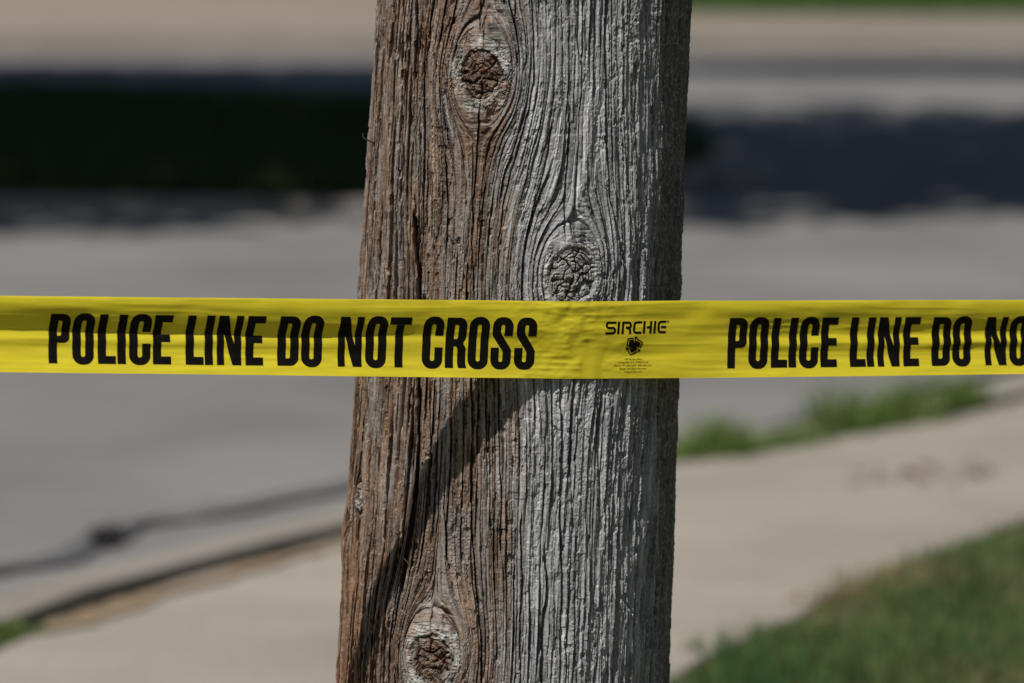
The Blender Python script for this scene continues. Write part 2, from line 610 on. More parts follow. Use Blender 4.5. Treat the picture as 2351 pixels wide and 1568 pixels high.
# leaf litter
def litter(name, px, spread, n, z, mat, label, cat=None, kind=None):
    c = np.array(px)
    k = RNG.integers(0, len(c), n)
    x = c[k, 0] + RNG.normal(0, spread[0], n)
    y = c[k, 1] + RNG.normal(0, spread[1], n)
    V = []
    F = []
    for i in range(n):
        gx, gy = gp(x[i], y[i], z)
        a = random.uniform(0, 6.28)
        r = random.uniform(0.012, 0.028)
        up = random.uniform(0.002, 0.02)
        b = len(V)
        for q, rr, zz in ((0, 1, 0), (1.2, 0.5, 0.5), (2.4, 0.6, 0.2), (3.14, 1, 0.1), (3.9, 0.55, 0.8), (5.1, 0.5, 0.3)):
            V.append((gx + math.cos(a + q) * r * rr, gy + math.sin(a + q) * r * rr, z + 0.004 + up * zz))
        F += [(b, b + 1, b + 2), (b, b + 2, b + 3), (b, b + 3, b + 4), (b, b + 4, b + 5)]
    me = np_mesh(name, np.array(V), np.array(F))
    o = link(name, me, mat)
    tag(o, label, cat, None, kind)
    return o


M['dead_leaf'] = ground_mat('dead_leaf', (0.25, 0.195, 0.15), (0.29, 0.235, 0.185), (0.32, 0.27, 0.22), 30, 200)
M['wet_leaf'] = ground_mat('wet_leaf', (0.018, 0.016, 0.018), (0.028, 0.025, 0.027), (0.04, 0.036, 0.036), 30, 200)
litter('leaf_litter', [(1990, 1094), (2060, 1092), (2100, 1090), (2160, 1092), (2215, 1086), (2245, 1088), (2030, 1100)], (32, 10), 42, 0.0,
       M['dead_leaf'], 'thin line of brown leaf litter lying across the sidewalk', None, 'stuff')
litter('leaf_clump', [(242, 1236), (235, 1232), (255, 1228)], (9, 7), 130, ZR + 0.012, M['wet_leaf'],
       'dark wet clump of leaves lying in the gutter', 'leaves')


# ------------------------------------------------------------------ trees that shade the street
def tube(V, F, p0, p1, r0, r1, seg=10):
    d = (p1 - p0).normalized()
    u = d.orthogonal().normalized()
    w = d.cross(u)
    b = len(V)
    for p, r in ((p0, r0), (p0.lerp(p1, 0.5) + u * r0 * 0.25, (r0 + r1) / 2), (p1, r1)):
        for k in range(seg):
            a = 2 * math.pi * k / seg
            V.append(p + (u * math.cos(a) + w * math.sin(a)) * r)
    for s in range(2):
        for k in range(seg):
            F.append((b + s * seg + k, b + s * seg + (k + 1) % seg, b + (s + 1) * seg + (k + 1) % seg, b + (s + 1) * seg + k))


def tree(loc, trunk_h, trunk_r, clumps, nleaf, leaf, label):
    root = empty('tree', loc)
    V, F = [], []
    top = Vector((0.05, 0, trunk_h))
    tube(V, F, Vector((0, 0, -0.3)), top * 0.5, trunk_r * 1.25, trunk_r, 14)
    tube(V, F, top * 0.5, top, trunk_r, trunk_r * 0.75, 14)
    for c in clumps:
        cc = Vector(c[:3])
        mid = top.lerp(cc, 0.5) + Vector((0, 0, 0.3))
        tube(V, F, top * 0.97, mid, trunk_r * 0.5, trunk_r * 0.3)
        tube(V, F, mid, cc, trunk_r * 0.3, trunk_r * 0.08)
        for _ in range(5):
            q = cc + Vector((random.uniform(-1, 1) * c[3], random.uniform(-1, 1) * c[4], random.uniform(-0.6, 1) * c[5])) * 0.6
            tube(V, F, cc.lerp(mid, 0.3), q, trunk_r * 0.12, trunk_r * 0.03, 6)
    me = np_mesh('trunk', np.array([tuple(v) for v in V]), np.array(F), True)
    link('trunk', me, M['bark'], root)
    vol = np.array([(c[3] * c[4] * c[5]) ** (2 / 3) * (c[6] if len(c) > 6 else 1.0) for c in clumps])
    clumps = [c[:6] for c in clumps]
    k = RNG.choice(len(clumps), nleaf, p=vol / vol.sum())
    C = np.array(clumps)[k]
    d = RNG.normal(size=(nleaf, 3))
    d /= np.linalg.norm(d, axis=1)[:, None]
    r = RNG.random(nleaf) ** 0.42
    p = C[:, :3] + d * r[:, None] * C[:, 3:6]
    nr = RNG.normal(size=(nleaf, 3)) + np.array([0, 0, 1.2])
    nr /= np.linalg.norm(nr, axis=1)[:, None]
    ta = np.cross(nr, RNG.normal(size=(nleaf, 3)))
    ta /= np.linalg.norm(ta, axis=1)[:, None]
    tb = np.cross(nr, ta)
    sz = RNG.uniform(0.7, 1.3, nleaf)[:, None] * leaf
    Vv = np.stack([p - ta * sz, p - tb * sz * 0.45 - ta * sz * 0.1, p + ta * sz, p + tb * sz * 0.45 - ta * sz * 0.1], 1)
    me = np_mesh('crown', Vv.reshape(-1, 3), np.arange(nleaf * 4).reshape(-1, 4))
    at = me.attributes.new('tint', 'FLOAT', 'POINT')
    at.data.foreach_set('value', np.repeat(RNG.random(nleaf), 4).astype(np.float32))
    link('crown', me, M['leaf'], root)
    tag(root, label, 'tree')
    return root


def shade(gx, gy, hgt):
    """crown point whose shadow falls on the ground at (gx, gy)"""
    k = hgt / to_sun.z
    return gx + to_sun.x * k, gy + to_sun.y * k


def shade_tree(loc, targets, trunk_h, trunk_r, nleaf, leaf, label):
    cl = []
    for gx, gy, hh, rx, ry, rz, *wt in targets:
        x, y = shade(gx, gy, hh)
        cl.append((x - loc[0], y - loc[1], hh, rx, ry, rz, *wt))
    return tree(loc, trunk_h, trunk_r, cl, nleaf, leaf, label)


D0 = CAM[1]
shade_tree((0.02, 22.0 + D0, 0), [(-1.8, 21.3 + D0, 5.2, 1.9, 2.0, 0.9), (0.4, 21.4 + D0, 5.4, 1.9, 1.9, 0.9), (2.6, 21.6 + D0, 5.1, 1.8, 1.7, 0.9),
                                  (-0.9, 23.8 + D0, 6.4, 2.2, 2.2, 1.0), (1.2, 23.4 + D0, 6.6, 2.0, 1.7, 1.0, 0.6), (2.8, 23.7 + D0, 6.2, 1.7, 1.7, 0.9), (1.0, 25.3 + D0, 6.6, 1.8, 0.9, 0.6, 0.32), (3.2, 25.2 + D0, 6.2, 1.6, 1.0, 0.6, 0.4)],
           3.2, 0.20, 12500, 0.15, 'leafy shade tree standing on the grass island behind the pole')
shade_tree((-5.6, 24.0 + D0, 0), [(-3.7, 21.5 + D0, 5.2, 1.5, 1.9, 0.9), (-2.6, 27.4 + D0, 5.5, 2.2, 2.0, 0.9), (-4.8, 25.4 + D0, 6.2, 2.2, 2.4, 1.3),
                                  (-0.8, 27.3 + D0, 5.0, 1.5, 2.0, 0.8), (-3.0, 24.2 + D0, 6.8, 2.0, 2.0, 1.0), (-6.5, 26 + D0, 5.5, 2.0, 2.2, 1.2)],
           3.0, 0.22, 22000, 0.15, 'larger leafy shade tree on the island left of the view')
shade_tree((6.2, 24.6 + D0, 0), [(5.0, 22.2 + D0, 5.2, 1.9, 1.9, 1.0), (4.2, 28.6 + D0, 6.0, 2.2, 0.60, 0.7, 2.2), (7.4, 25 + D0, 5.8, 2.0, 2.0, 1.2),
                                 (1.7, 28.9 + D0, 6.6, 1.4, 0.50, 0.6, 2.2)],
           3.0, 0.18, 12000, 0.14, 'leafy shade tree at the right of the street island')

# ================================================================== THE POLE
YS = 784.0
L_Y = np.array([-600, 0, 150, 330, 500, 690, 860, 1000, 1085, 1130, 1180, 1300, 1450, 1568, 2200], float)
L_X = np.array([904, 867, 861, 850, 838, 826, 817, 808, 801, 790, 780, 778, 772, 768, 745], float)
R_X = np.interp(L_Y, [-600, 0, 300, 690, 870, 1100, 1400, 1568, 2200], [1602, 1586, 1577, 1562, 1559, 1555, 1545, 1540, 1525])
AX_D = 5.74 / math.cos(PITCH)          # rough slant distance to the axis
PXM = K * AX_D                         # metres per survey pixel at the axis


def z_of_y(y, back=0.15):
    """height of the surface point seen at survey row y"""
    d = ray(1190, y)
    t = (5.74 - back) / d[1]
    return CAM[2] + d[2] * t


ZG = np.array([z_of_y(y) for y in L_Y])                 # falling with y
y_of_z = lambda z: np.interp(z, ZG[::-1], L_Y[::-1])


def sm(y, Y, X):
    return (np.interp(y - 12, Y, X) + np.interp(y, Y, X) + np.interp(y + 12, Y, X)) / 3


def cx_px(y):
    return 1226.5 - 0.0452 * y


def r_px(y):
    return 359.0 + 0.0148 * y


def to_sz(x, y):
    """survey position -> (arc mm, height mm) on the pole"""
    th = math.asin(max(-0.999, min(0.999, (x - cx_px(y)) / r_px(y))))
    return th * 161.0, z_of_y(y, 0.161 * math.cos(th)) * 1000.0


# grid: fine over the seen face, coarse elsewhere
t = np.linspace(-1, 1, 800)
th_f = (t + 0.16 * t ** 3) / 1.16 * rad(104)
th_b = np.linspace(rad(104), 2 * math.pi - rad(104), 66)[1:-1]
TH = np.r_[th_f, th_b]
z_f = np.linspace(0.625, 1.378, 880)
up, dn = [], []
st, zz = 0.001, z_f[-1]
while zz < 8.6:
    st = min(st * 1.16, 0.25)
    zz += st
    up.append(zz)
st, zz = 0.001, z_f[0]
while zz > -0.45:
    st = min(st * 1.16, 0.08)
    zz -= st
    dn.append(zz)
ZZ = np.r_[np.array(dn)[::-1], z_f, np.array(up)]
nz, nt_h = len(ZZ), len(TH)
T2, Z2 = np.meshgrid(TH, ZZ)
S = np.where(T2 > math.pi, T2 - 2 * math.pi, T2) * 161.0          # arc, mm
Zm = Z2 * 1000.0
FADE = sstep(-0.1, 0.6, Z2) * (1 - sstep(1.42, 2.2, Z2))

KN = []   # knots: centre s, z, plug radii, collar factor, mound mm, kind
for (x, y, rx, ry, e, mound, kind) in ((1110, 170, 49, 55, 1.55, 6.0, 0), (1308, 632, 56, 66, 1.42, 6.0, 1), (995, 1510, 47, 60, 1.55, 7.0, 0)):
    s0, z0 = to_sz(x, y)
    sx = (to_sz(x + rx, y)[0] - to_sz(x - rx, y)[0]) / 2
    sz_ = (to_sz(x, y - ry)[1] - to_sz(x, y + ry)[1]) / 2
    KN.append((s0, z0, sx, sz_, e, mound, kind))
s0, z0 = to_sz(828, 1142)
KN.append((s0, z0, 7.0, 6.0, 2.0, 3.0, 2))

# grain coordinate: straight fibres pushed aside by the knots
PSI = S.copy()
for (s0, z0, sx, sz_, e, mound, kind) in KN:
    a = sx * e * (1.0 if kind < 2 else 0.9)
    X = S - s0
    Y = (Zm - z0) / (1.75 if kind < 2 else 1.5)
    q2 = np.maximum(X * X + Y * Y, (0.8 * a) ** 2)
    PSI -= 0.85 * X * a * a / q2 * np.exp(-q2 / (3.4 * a) ** 2)
PSI += 3.0 * noise(S / 60, Zm / 240, 1) + 1.0 * noise(S / 9, Zm / 90, 2) + 0.38 * noise(S / 4, Zm / 22, 3) + 0.16 * noise(S / 2, Zm / 6, 4)

px_y = np.interp(Z2, ZG[::-1], L_Y[::-1])
px_x = cx_px(px_y) + np.sin(np.clip(T2, -1.57, 1.57)) * r_px(px_y)          # survey column of each grid point, for colour zones
brown = 1 - sstep(-62, 62, px_x - (1185 - 0.018 * px_y + 34 * noise(S / 15, Zm / 90, 5) + 46 * noise(PSI / 3.2, Zm / 70, 6)))
lamin = 1 - sstep(-12, 18, px_x - (962 - 0.01 * px_y) + 14 * noise(PSI / 6, Zm / 120, 7))      # finely layered left face
lamin = lamin * (0.45 + 0.55 * sstep(-0.2, 0.4, noise(S / 18, Zm / 140, 8)))

CRK = np.zeros_like(S)
H = 2.4 * noise(S / 70, Zm / 300, 10) + 1.1 * noise(S / 26, Zm / 110, 11)
# fibre ridges
RM = np.clip(0.85 + 0.75 * noise(S / 24, Zm / 85, 98) + 0.35 * noise(PSI / 7, Zm / 40, 99), 0.3, 1.5)
r1 = noise(PSI / 5.2, Zm / 150, 12)
r2 = noise(PSI / 2.6, Zm / 75, 13)
r3 = noise(PSI / 1.3, Zm / 30, 14)
H += 0.85 * (1 - np.abs(r1) * 2.0) * (1 - 0.35 * lamin) + 0.75 * r2 + 0.55 * r3 * (1 + 0.6 * lamin) + lamin * 1.0 * noise(PSI / 0.95, Zm / 160, 9)
# plates between the cracks, each with its own broken level
edges1 = np.cumsum(RNG.uniform(3.6, 9.5, 180)) - 590.0
idx = np.searchsorted(edges1, PSI)
b_l, b_r = edges1[np.clip(idx - 1, 0, 179)], edges1[np.clip(idx, 0, 179)]
fr = np.clip((PSI - b_l) / np.maximum(b_r - b_l, 0.5), 0, 1)
H += 0.8 * noise(idx * 7.31, Zm / 60, 15) + 0.14 * np.sign(noise(idx * 3.7, Zm / 22, 16)) + (1 - 0.6 * brown) * 1.7 * RM * (fr ** 1.5 - 0.4)
d1 = np.minimum(np.abs(PSI - edges1[np.clip(idx - 1, 0, 179)]), np.abs(PSI - edges1[np.clip(idx, 0, 179)]))
near = np.where(np.abs(PSI - edges1[np.clip(idx - 1, 0, 179)]) < np.abs(PSI - edges1[np.clip(idx, 0, 179)]), idx - 1, idx)
amp = sstep(-0.25, 0.35, noise(near * 5.77, Zm / 120, 17))
wd_ = 0.45 + 0.55 * (0.5 + 0.5 * noise(near * 2.3, Zm / 70, 18))
CRK += 8.0 * RM * amp * np.exp(-(d1 / wd_) ** 2)
edges2 = np.cumsum(RNG.uniform(1.6, 4.2, 420)) - 590.0
idx2 = np.searchsorted(edges2, PSI)
ea, eb = edges2[np.clip(idx2 - 1, 0, 419)], edges2[np.clip(idx2, 0, 419)]
d2 = np.minimum(np.abs(PSI - ea), np.abs(PSI - eb))
near2 = np.where(np.abs(PSI - ea) < np.abs(PSI - eb), idx2 - 1, idx2)
amp2 = sstep(0.0, 0.45, noise(near2 * 3.77, Zm / 45, 19))
CRK += 2.8 * RM * amp2 * np.exp(-(d2 / 0.45) ** 2)
# weathered granular skin and pits
gran = noise(PSI / 1.9, Zm / 3.0, 20)
gran2 = noise(PSI / 1.1, Zm / 1.8, 21)
patch = 0.45 + 0.55 * sstep(-0.3, 0.4, noise(S / 14, Zm / 40, 22))
H += patch * (0.60 * np.abs(gran) + 0.42 * gran2) * (1 - 0.45 * lamin)
pit = sstep(0.36, 0.62, noise(PSI / 2.8, Zm / 9.0, 23))
H -= (2.0 + 0.6 * brown) * pit * patch
# torn scale edges
tear = noise(PSI / 6.0, Zm / 26, 24)
H += 0.7 * sstep(0.12, 0.16, tear) * (1 - lamin)

# surveyed long drying cracks: (points, half width mm, depth mm)
z1 = lambda X, Y: (769 + X * 0.4393, Y * 0.4393)
z2 = lambda X, Y: (746.2 + X * 0.451, 861 + Y * 0.451)
CR = [
    ([z1(455, -60), z1(448, 60), z1(445, 260), z1(432, 430)], 1.5, 13),
    ([z1(372, 760), z1(365, 900), z1(358, 1050)], 1.0, 9),
    ([z1(425, 1120), z1(440, 1300), z1(448, 1560), z2(484, 60), z2(489, 330), z2(478, 560), z2(455, 760), z2(425, 960), z2(395, 1110)], 2.3, 20),
    ([z1(775, 520), z1(768, 600), z1(765, 660), z1(755, 760), z1(745, 900), z1(732, 1060), z1(726, 1250), z1(730, 1560)], 0.9, 10),
    ([z1(770, 0), z1(768, 100), z1(772, 180)], 0.8, 7),
    ([z1(1418, -40), z1(1408, 200), z1(1412, 420), z1(1408, 560), z1(1420, 760)], 1.25, 12),
    ([z1(1415, 760), z1(1425, 900), z1(1438, 1050), z1(1462, 1190), z1(1495, 1330), z1(1510, 1560)], 1.0, 10),
    ([z1(1228, 560), z1(1218, 760), z1(1202, 980), z1(1190, 1190), z1(1200, 1250)], 1.0, 10),
    ([z1(1028, -40), z1(1040, 200), z1(1045, 400), z1(1020, 560), z1(968, 740), z1(925, 900), z1(890, 1050), z1(862, 1250), z1(852, 1560)], 1.0, 10),
    ([z1(1130, 640), z1(1110, 800), z1(1060, 1000), z1(1010, 1180), z1(985, 1350), z1(980, 1560)], 0.9, 9),
    ([z1(945, 0), z1(942, 90), z1(965, 250)], 0.9, 8),
    ([z1(1270, 0), z1(1262, 180), z1(1275, 330)], 0.9, 8),
    ([z1(1560, 300), z1(1555, 600), z1(1560, 900), z1(1590, 1250)], 0.9, 8),
    ([z2(752, -20), z2(755, 300), z2(746, 600), z2(755, 850), z2(772, 1060), z2(800, 1300), z2(806, 1600)], 1.1, 11),
    ([z2(838, 180), z2(840, 500), z2(848, 820)], 0.8, 8),
    ([z2(888, -20), z2(884, 180), z2(900, 600), z2(898, 900)], 0.9, 9),
    ([z2(1198, 0), z2(1202, 400), z2(1194, 700), z2(1206, 980), z2(1200, 1350)], 1.3, 12),
    ([z2(1252, 60), z2(1250, 400), z2(1248, 700)], 0.9, 9),
    ([z2(1398, 60), z2(1388, 300), z2(1390, 560)], 1.0, 9),
    ([z2(1120, 860), z2(1136, 1080), z2(1112, 1300), z2(1108, 1600)], 1.6, 9),
    ([z2(1000, 700), z2(1006, 1000), z2(998, 1300), z2(1004, 1600)], 0.9, 8),
    ([z2(540, 40), z2(546, 380), z2(530, 640)], 0.7, 7),
    ([z2(620, 420), z2(622, 700), z2(640, 1000)], 0.7, 6),
    ([z2(290, 1180), z2(280, 1380), z2(268, 1600)], 1.6, 7),
    ([z2(330, 1050), z2(318, 1300), z2(310, 1600)], 1.3, 7),
    ([z2(1640, 200), z2(1645, 300)], 2.0, 6),
]
for pts_, hw, dep in CR:
    q = [to_sz(x, y) for x, y in pts_]
    zs = np.array([b for a, b in q])
    ss = np.array([a for a, b in q])
    o = np.argsort(zs)
    sc = np.interp(Zm, zs[o], ss[o]) + 0.7 * noise(Zm / 22, hw * 10, 30) + 0.35 * noise(Zm / 7, hw * 20, 31)
    lo, hi = zs.min(), zs.max()
    env = sstep(lo - 6, lo + 12, Zm) * (1 - sstep(hi - 12, hi + 6, Zm))
    w_ = hw * (0.85 + 0.3 * noise(Zm / 30, hw, 32)) * (0.35 + 0.65 * env)
    CRK = np.maximum(CRK, dep * env * np.exp(-(np.abs(S - sc) / (w_ * 1.15)) ** 3))
# the face left of the main check sits a little deeper, its split edge proud
zsplit = to_sz(960, 900)[0]

# knots
COLR = np.zeros((nz, nt_h, 3), np.float32)
KM = [None] * len(KN)
collar_m = np.zeros_like(H)
plug_m = np.zeros_like(H)
knot_gray = np.zeros_like(H)
for ki, (s0, z0, sx, sz_, e, mound, kind) in enumerate(KN):
    X = (S - s0)
    Y = (Zm - z0)
    ph = np.arctan2(Y / sz_, X / sx)
    kw = (1.0, 0.35, 0.6, 0.8)[ki]
    wob = 1 + kw * ( 0.13 * noise(np.cos(ph) * 1.5 + 9, np.sin(ph) * 1.5 + 9, 40 + ki) + 0.10 * noise(S / 4.5, Zm / 4.5, 44 + ki) + 0.05 * noise(S / 1.6, Zm / 1.6, 45))
    rn = np.hypot(X / sx, Y / sz_) / wob
    KM[ki] = rn
    # teardrop: the mound trails off up and down the grain
    rt = np.hypot(X / (sx * e), Y / (sz_ * e * 1.25))
    H += mound * np.exp(-rt ** 2.2)
    rc = np.hypot(X / sx, Y / (sz_ * (1.0 + 0.16 * np.abs(np.sin(ph)))))
    col = 1 - sstep(e * 0.72, e * 1.10, rc + 0.16 * noise(PSI / 3, Zm / 14, 46 + ki) + 0.10 * noise(S / 3, Zm / 4, 47))
    collar_m = np.maximum(collar_m, col)
    plug = 1 - sstep(0.90, 1.06, rn)
    plug_m = np.maximum(plug_m, 1 - sstep((0.80, 0.9, 0.62, 0.6)[ki], (1.03, 1.12, 1.0, 1.1)[ki], rn + 0.12 * noise(S / 2.5, Zm / 2.5, 48)))
    if kind == 1:
        knot_gray = np.maximum(knot_gray, 1 - sstep(1.2, 1.5, rn))
    # wipe the fibre relief inside the collar and give it rings
    base = mound * np.exp(-rt ** 2.2) + 2.4 * noise(S / 70, Zm / 300, 10) + 1.1 * noise(S / 26, Zm / 110, 11)
    ring_ph = rn * (sx if sx > 8 else 8) / 1.9 + 1.3 * noise(ph * 2.2, rn * 2, 50 + ki)
    rings = np.sin(ring_ph * 2 * np.pi)
    skin = 0.9 * gran2 + 0.8 * np.abs(gran) + 0.25 * rings
    HC = base + 0.6 + skin * 0.8
    # concentric checks in the collar
    for rr in (1.12, 1.32, 1.5):
        on = sstep(-0.1, 0.3, noise(ph * 1.6, rr * 9, 60 + ki))
        HC -= 2.6 * on * np.exp(-((rn - rr - 0.03 * noise(ph * 4, rr, 61)) * sx / 0.7) ** 2)
    # plug: sunken, checked into blocks
    HP = base - 1.6 + 0.55 * gran + 0.45 * gran2 + 0.30 * rings + (0.6 if kind == 1 else 1.2) * noise(X / 7 + 31, Y / 7, 62 + ki)
    rl = random.Random(100 + ki)
    # drying checks run out from a pith that is off centre; angles as surveyed, lengths uneven
    ox, oy = ((0.05, -0.12), (0.08, 0.10), (-0.02, 0.22), (0, 0))[ki]
    qx, qy = X / sx - ox, Y / sz_ - oy
    rq, pq = np.hypot(qx, qy), np.arctan2(qy, qx)
    mains = (((205, 0.1, 1.0, 1.1), (335, 0.15, 0.95, 0.9), (62, 0.25, 0.9, 0.7), (120, 0.4, 0.95, 0.5), (262, 0.2, 1.4, 0.8), (15, 0.55, 1.0, 0.5), (170, 0.6, 1.05, 0.6)),
             ((78, 0.0, 1.0, 0.9), (137, 0.0, 0.85, 0.8), (20, 0.0, 0.95, 0.8), (357, 0.3, 1.1, 0.9), (268, 0.0, 1.0, 1.0), (330, 0.45, 1.05, 0.7), (205, 0.45, 1.0, 0.6), (160, 0.5, 1.0, 0.6), (235, 0.5, 1.05, 0.7), (300, 0.5, 1.0, 0.6), (105, 0.5, 1.05, 0.4)),
             ((160, 0.0, 0.95, 1.0), (24, 0.0, 0.85, 0.8), (350, 0.25, 1.3, 0.8), (92, 0.0, 0.75, 0.5), (200, 0.4, 0.9, 0.5), (275, 0.7, 1.2, 0.6), (235, 0.6, 1.1, 0.5), (320, 0.6, 1.1, 0.5), (60, 0.4, 0.8, 0.35)),
             ((80, 0.1, 0.9, 0.5), (250, 0.2, 1.0, 0.5)))[ki]
    for k, (deg, r0, r1_, w_) in enumerate(mains):
        da = (pq - math.radians(deg) - 0.35 * noise(rq * 3.2, k * 3.3 + ki, 63) * np.minimum(rq * 2, 1) + math.pi) % (2 * math.pi) - math.pi
        dist = np.abs(np.sin(np.clip(da, -1.5, 1.5))) * rq * (sx + sz_) / 2 + (np.abs(da) > 1.5) * 99
        HP -= 8.0 * w_ * np.exp(-(dist / (0.35 + 0.55 * w_)) ** 2) * sstep(r0 - 0.05, r0 + 0.05, rq) * (1 - sstep(r1_ - 0.15, r1_ + 0.05, rq))
    # shrinkage blocks between the checks
    cs = 6.0
    wxn, wyn = X + 1.2 * noise(X / 6, Y / 6, 66 + ki), Y + 1.2 * noise(X / 6 + 40, Y / 6, 67 + ki)
    gx_, gy_ = wxn / cs, wyn / cs
    f1 = np.full(X.shape, 9.0, np.float32)
    f2 = np.full(X.shape, 9.0, np.float32)
    sel = rn < 1.35
    gxs, gys = gx_[sel], gy_[sel]
    a1 = np.full(gxs.shape, 9.0)
    a2 = np.full(gxs.shape, 9.0)
    for du_ in (-1, 0, 1):
        for dv_ in (-1, 0, 1):
            cu_, cv_ = np.floor(gxs) + du_, np.floor(gys) + dv_
            hx = _T[(cu_.astype(int) * 7 + 13 * ki) & 511, (cv_.astype(int) * 11 + 5) & 511] * 0.5 + 0.5
            hy = _T[(cu_.astype(int) * 13 + 3) & 511, (cv_.astype(int) * 5 + 17 * ki) & 511] * 0.5 + 0.5
            dd_ = np.hypot(cu_ + hx - gxs, cv_ + hy - gys)
            a2 = np.minimum(a2, np.maximum(a1, dd_))
            a1 = np.minimum(a1, dd_)
    HP[sel] -= (0.7 if kind == 1 else 1.1) * np.exp(-((a2 - a1) / 0.09) ** 2)
    for k, rr in enumerate((0.22, 0.42, 0.58, 0.70, 0.82, 0.92) if kind != 1 else (0.3, 0.46, 0.6, 0.72, 0.83, 0.93, 1.04)):
        on = sstep(0.0, 0.3, noise(ph * 1.3 + k * 7, k * 5.1, 64 + ki))
        HP -= 4.0 * on * np.exp(-((rn - rr - 0.04 * noise(ph * 3, k * 2.2, 65)) * sx / 0.55) ** 2)
    # a few fallen-out chips in the lower half
    chip = sstep(0.25, 0.45, noise(X / 4.5 + 5, Y / 4.0, 70 + ki)) * (Y < 0.1 * sz_) * plug
    HP -= 3.2 * chip
    cm = col
    CRK *= 1 - 0.85 * np.maximum(col * 0.8, plug)
    H = H * (1 - cm) + HC * cm
    H = H * (1 - plug) + HP * plug
# bulge where a stub of a branch stands at the left edge
s_b, z_b = to_sz(785, 1230)
H += 4.0 * np.exp(-((S - s_b) / 30) ** 2 - ((Zm - z_b) / 38) ** 2)
# the face left of the main check has sunk behind it
qA = [to_sz(x, y) for x, y in CR[2][0]]
zsA = np.array([b_ for a_, b_ in qA])
ssA = np.array([a_ for a_, b_ in qA])
oA = np.argsort(zsA)
sA = np.interp(Zm, zsA[oA], ssA[oA])
sunk = (1 - sstep(-15, -4, S - sA)) * sstep(-170, -125, S) * sstep(zsA.min() - 30, zsA.min() + 60, Zm) * (1 - sstep(zsA.max() - 120, zsA.max() + 20, Zm))
H -= 11.0 * sunk * (0.35 + 0.65 * sstep(-150, -105, S))
H -= CRK
H *= FADE
LEAN = 0.25 + 0.55 * (1 - sstep(-0.5, 0.25, np.where(T2 > math.pi, T2 - 2 * math.pi, T2)))
TS = T2 - LEAN * CRK * FADE / 161.0

Rm = np.interp(L_Y, L_Y, 0.5 * (R_X - L_X))
cxm = (cx_px(px_y) - 1175.5) * PXM
rm = r_px(px_y) * PXM * 0.988
over = np.maximum(Z2 - 1.45, 0)
cxm = cxm + 0.030 * over
rm = rm - 0.008 * over
rr_ = rm + H * 0.001
PX = cxm + rr_ * np.sin(TS)
PY = -rr_ * np.cos(TS)
PV = np.stack([PX, PY, Z2], -1).reshape(-1, 3)

# --------------------------- wood colour (own tones, plus painted edge shade and highlight specks)
def lerp3(a, b, t):
    return a * (1 - t[..., None]) + np.array(b, np.float32) * t[..., None]


C = np.zeros((nz, nt_h, 3), np.float32) + np.array((0.27, 0.275, 0.28), np.float32)
C = lerp3(C, (0.42, 0.426, 0.435), sstep(-0.1, 0.6, noise(PSI / 5, Zm / 70, 80)) * 0.8)
C = lerp3(C, (0.13, 0.128, 0.125), sstep(0.05, 0.5, noise(PSI / 2.6, Zm / 70, 81)) * 0.7)
C = lerp3(C, (0.21, 0.215, 0.18), sstep(0.1, 0.6, noise(S / 20, Zm / 60, 82)) * 0.25)
edge_shade = sstep(1470, 1530, px_x + 12 * noise(PSI / 5, Zm / 60, 83))
C = lerp3(C, (0.07, 0.062, 0.05), edge_shade * 0.85)  # self-shade of the pole's right side, painted into the wood colour
B = np.zeros_like(C) + np.array((0.170, 0.113, 0.079), np.float32)
B = lerp3(B, (0.265, 0.198, 0.15), sstep(-0.1, 0.5, noise(PSI / 3.5, Zm / 80, 84)) * 0.8)
B = lerp3(B, (0.07, 0.044, 0.029), sstep(0.05, 0.5, noise(PSI / 2.5, Zm / 60, 85)) * 0.75)
B = lerp3(B, (0.21, 0.20, 0.19), sstep(0.05, 0.5, noise(PSI / 8, Zm / 60, 86)) * 0.55)
rust = sstep(0.35, 0.6, noise(PSI / 3.0, Zm / 38, 87))
B = lerp3(B, (0.18, 0.095, 0.045), rust * 0.45)
left_rust = (1 - sstep(805, 880, px_x)) * (0.35 + 0.65 * sstep(950, 1250, px_y))
B = lerp3(B, (0.20, 0.108, 0.056), left_rust * (0.45 + 0.45 * sstep(-0.3, 0.3, noise(PSI / 4, Zm / 70, 88))))
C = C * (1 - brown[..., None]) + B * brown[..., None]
C *= (1 + 0.26 * r3 + 0.18 * gran + 0.12 * gran2 + 0.34 * noise(PSI / 0.75, Zm / 22, 96) + 0.2 * noise(PSI / 1.6, Zm / 60, 97))[..., None]
# bright fibre specks: sunlit highlights painted into the colour
sp = sstep(0.38, 0.62, noise(PSI / 1.3, Zm / 2.6, 89))
C = lerp3(C, (0.44, 0.425, 0.41), sp * (0.45 - 0.25 * brown))
# pale collars and dark knots
KCW = np.zeros_like(C) + np.array((0.40, 0.395, 0.375), np.float32)
KCW *= (1 + 0.25 * gran2 + 0.25 * gran)[..., None]
KCW = lerp3(KCW, (0.16, 0.14, 0.12), sstep(0.15, 0.5, noise(S / 2.2, Zm / 3.2, 90)) * 0.6)
cmask = np.clip(collar_m * (0.54 + 0.75 * noise(S / 8, Zm / 9, 91) + 0.3 * noise(S / 3, Zm / 3, 95)), 0, 0.95)
C = C * (1 - cmask[..., None]) + KCW * cmask[..., None]
KP = np.zeros_like(C) + np.array((0.085, 0.052, 0.036), np.float32)
KP = lerp3(KP, (0.16, 0.075, 0.036), sstep(0.1, 0.5, noise(S / 5, Zm / 5, 92)) * 0.7)
KP = lerp3(KP, (0.21, 0.175, 0.15), sstep(0.15, 0.5, noise(S / 3, Zm / 3, 93)) * 0.6)
KG = np.zeros_like(C) + np.array((0.275, 0.268, 0.25), np.float32)
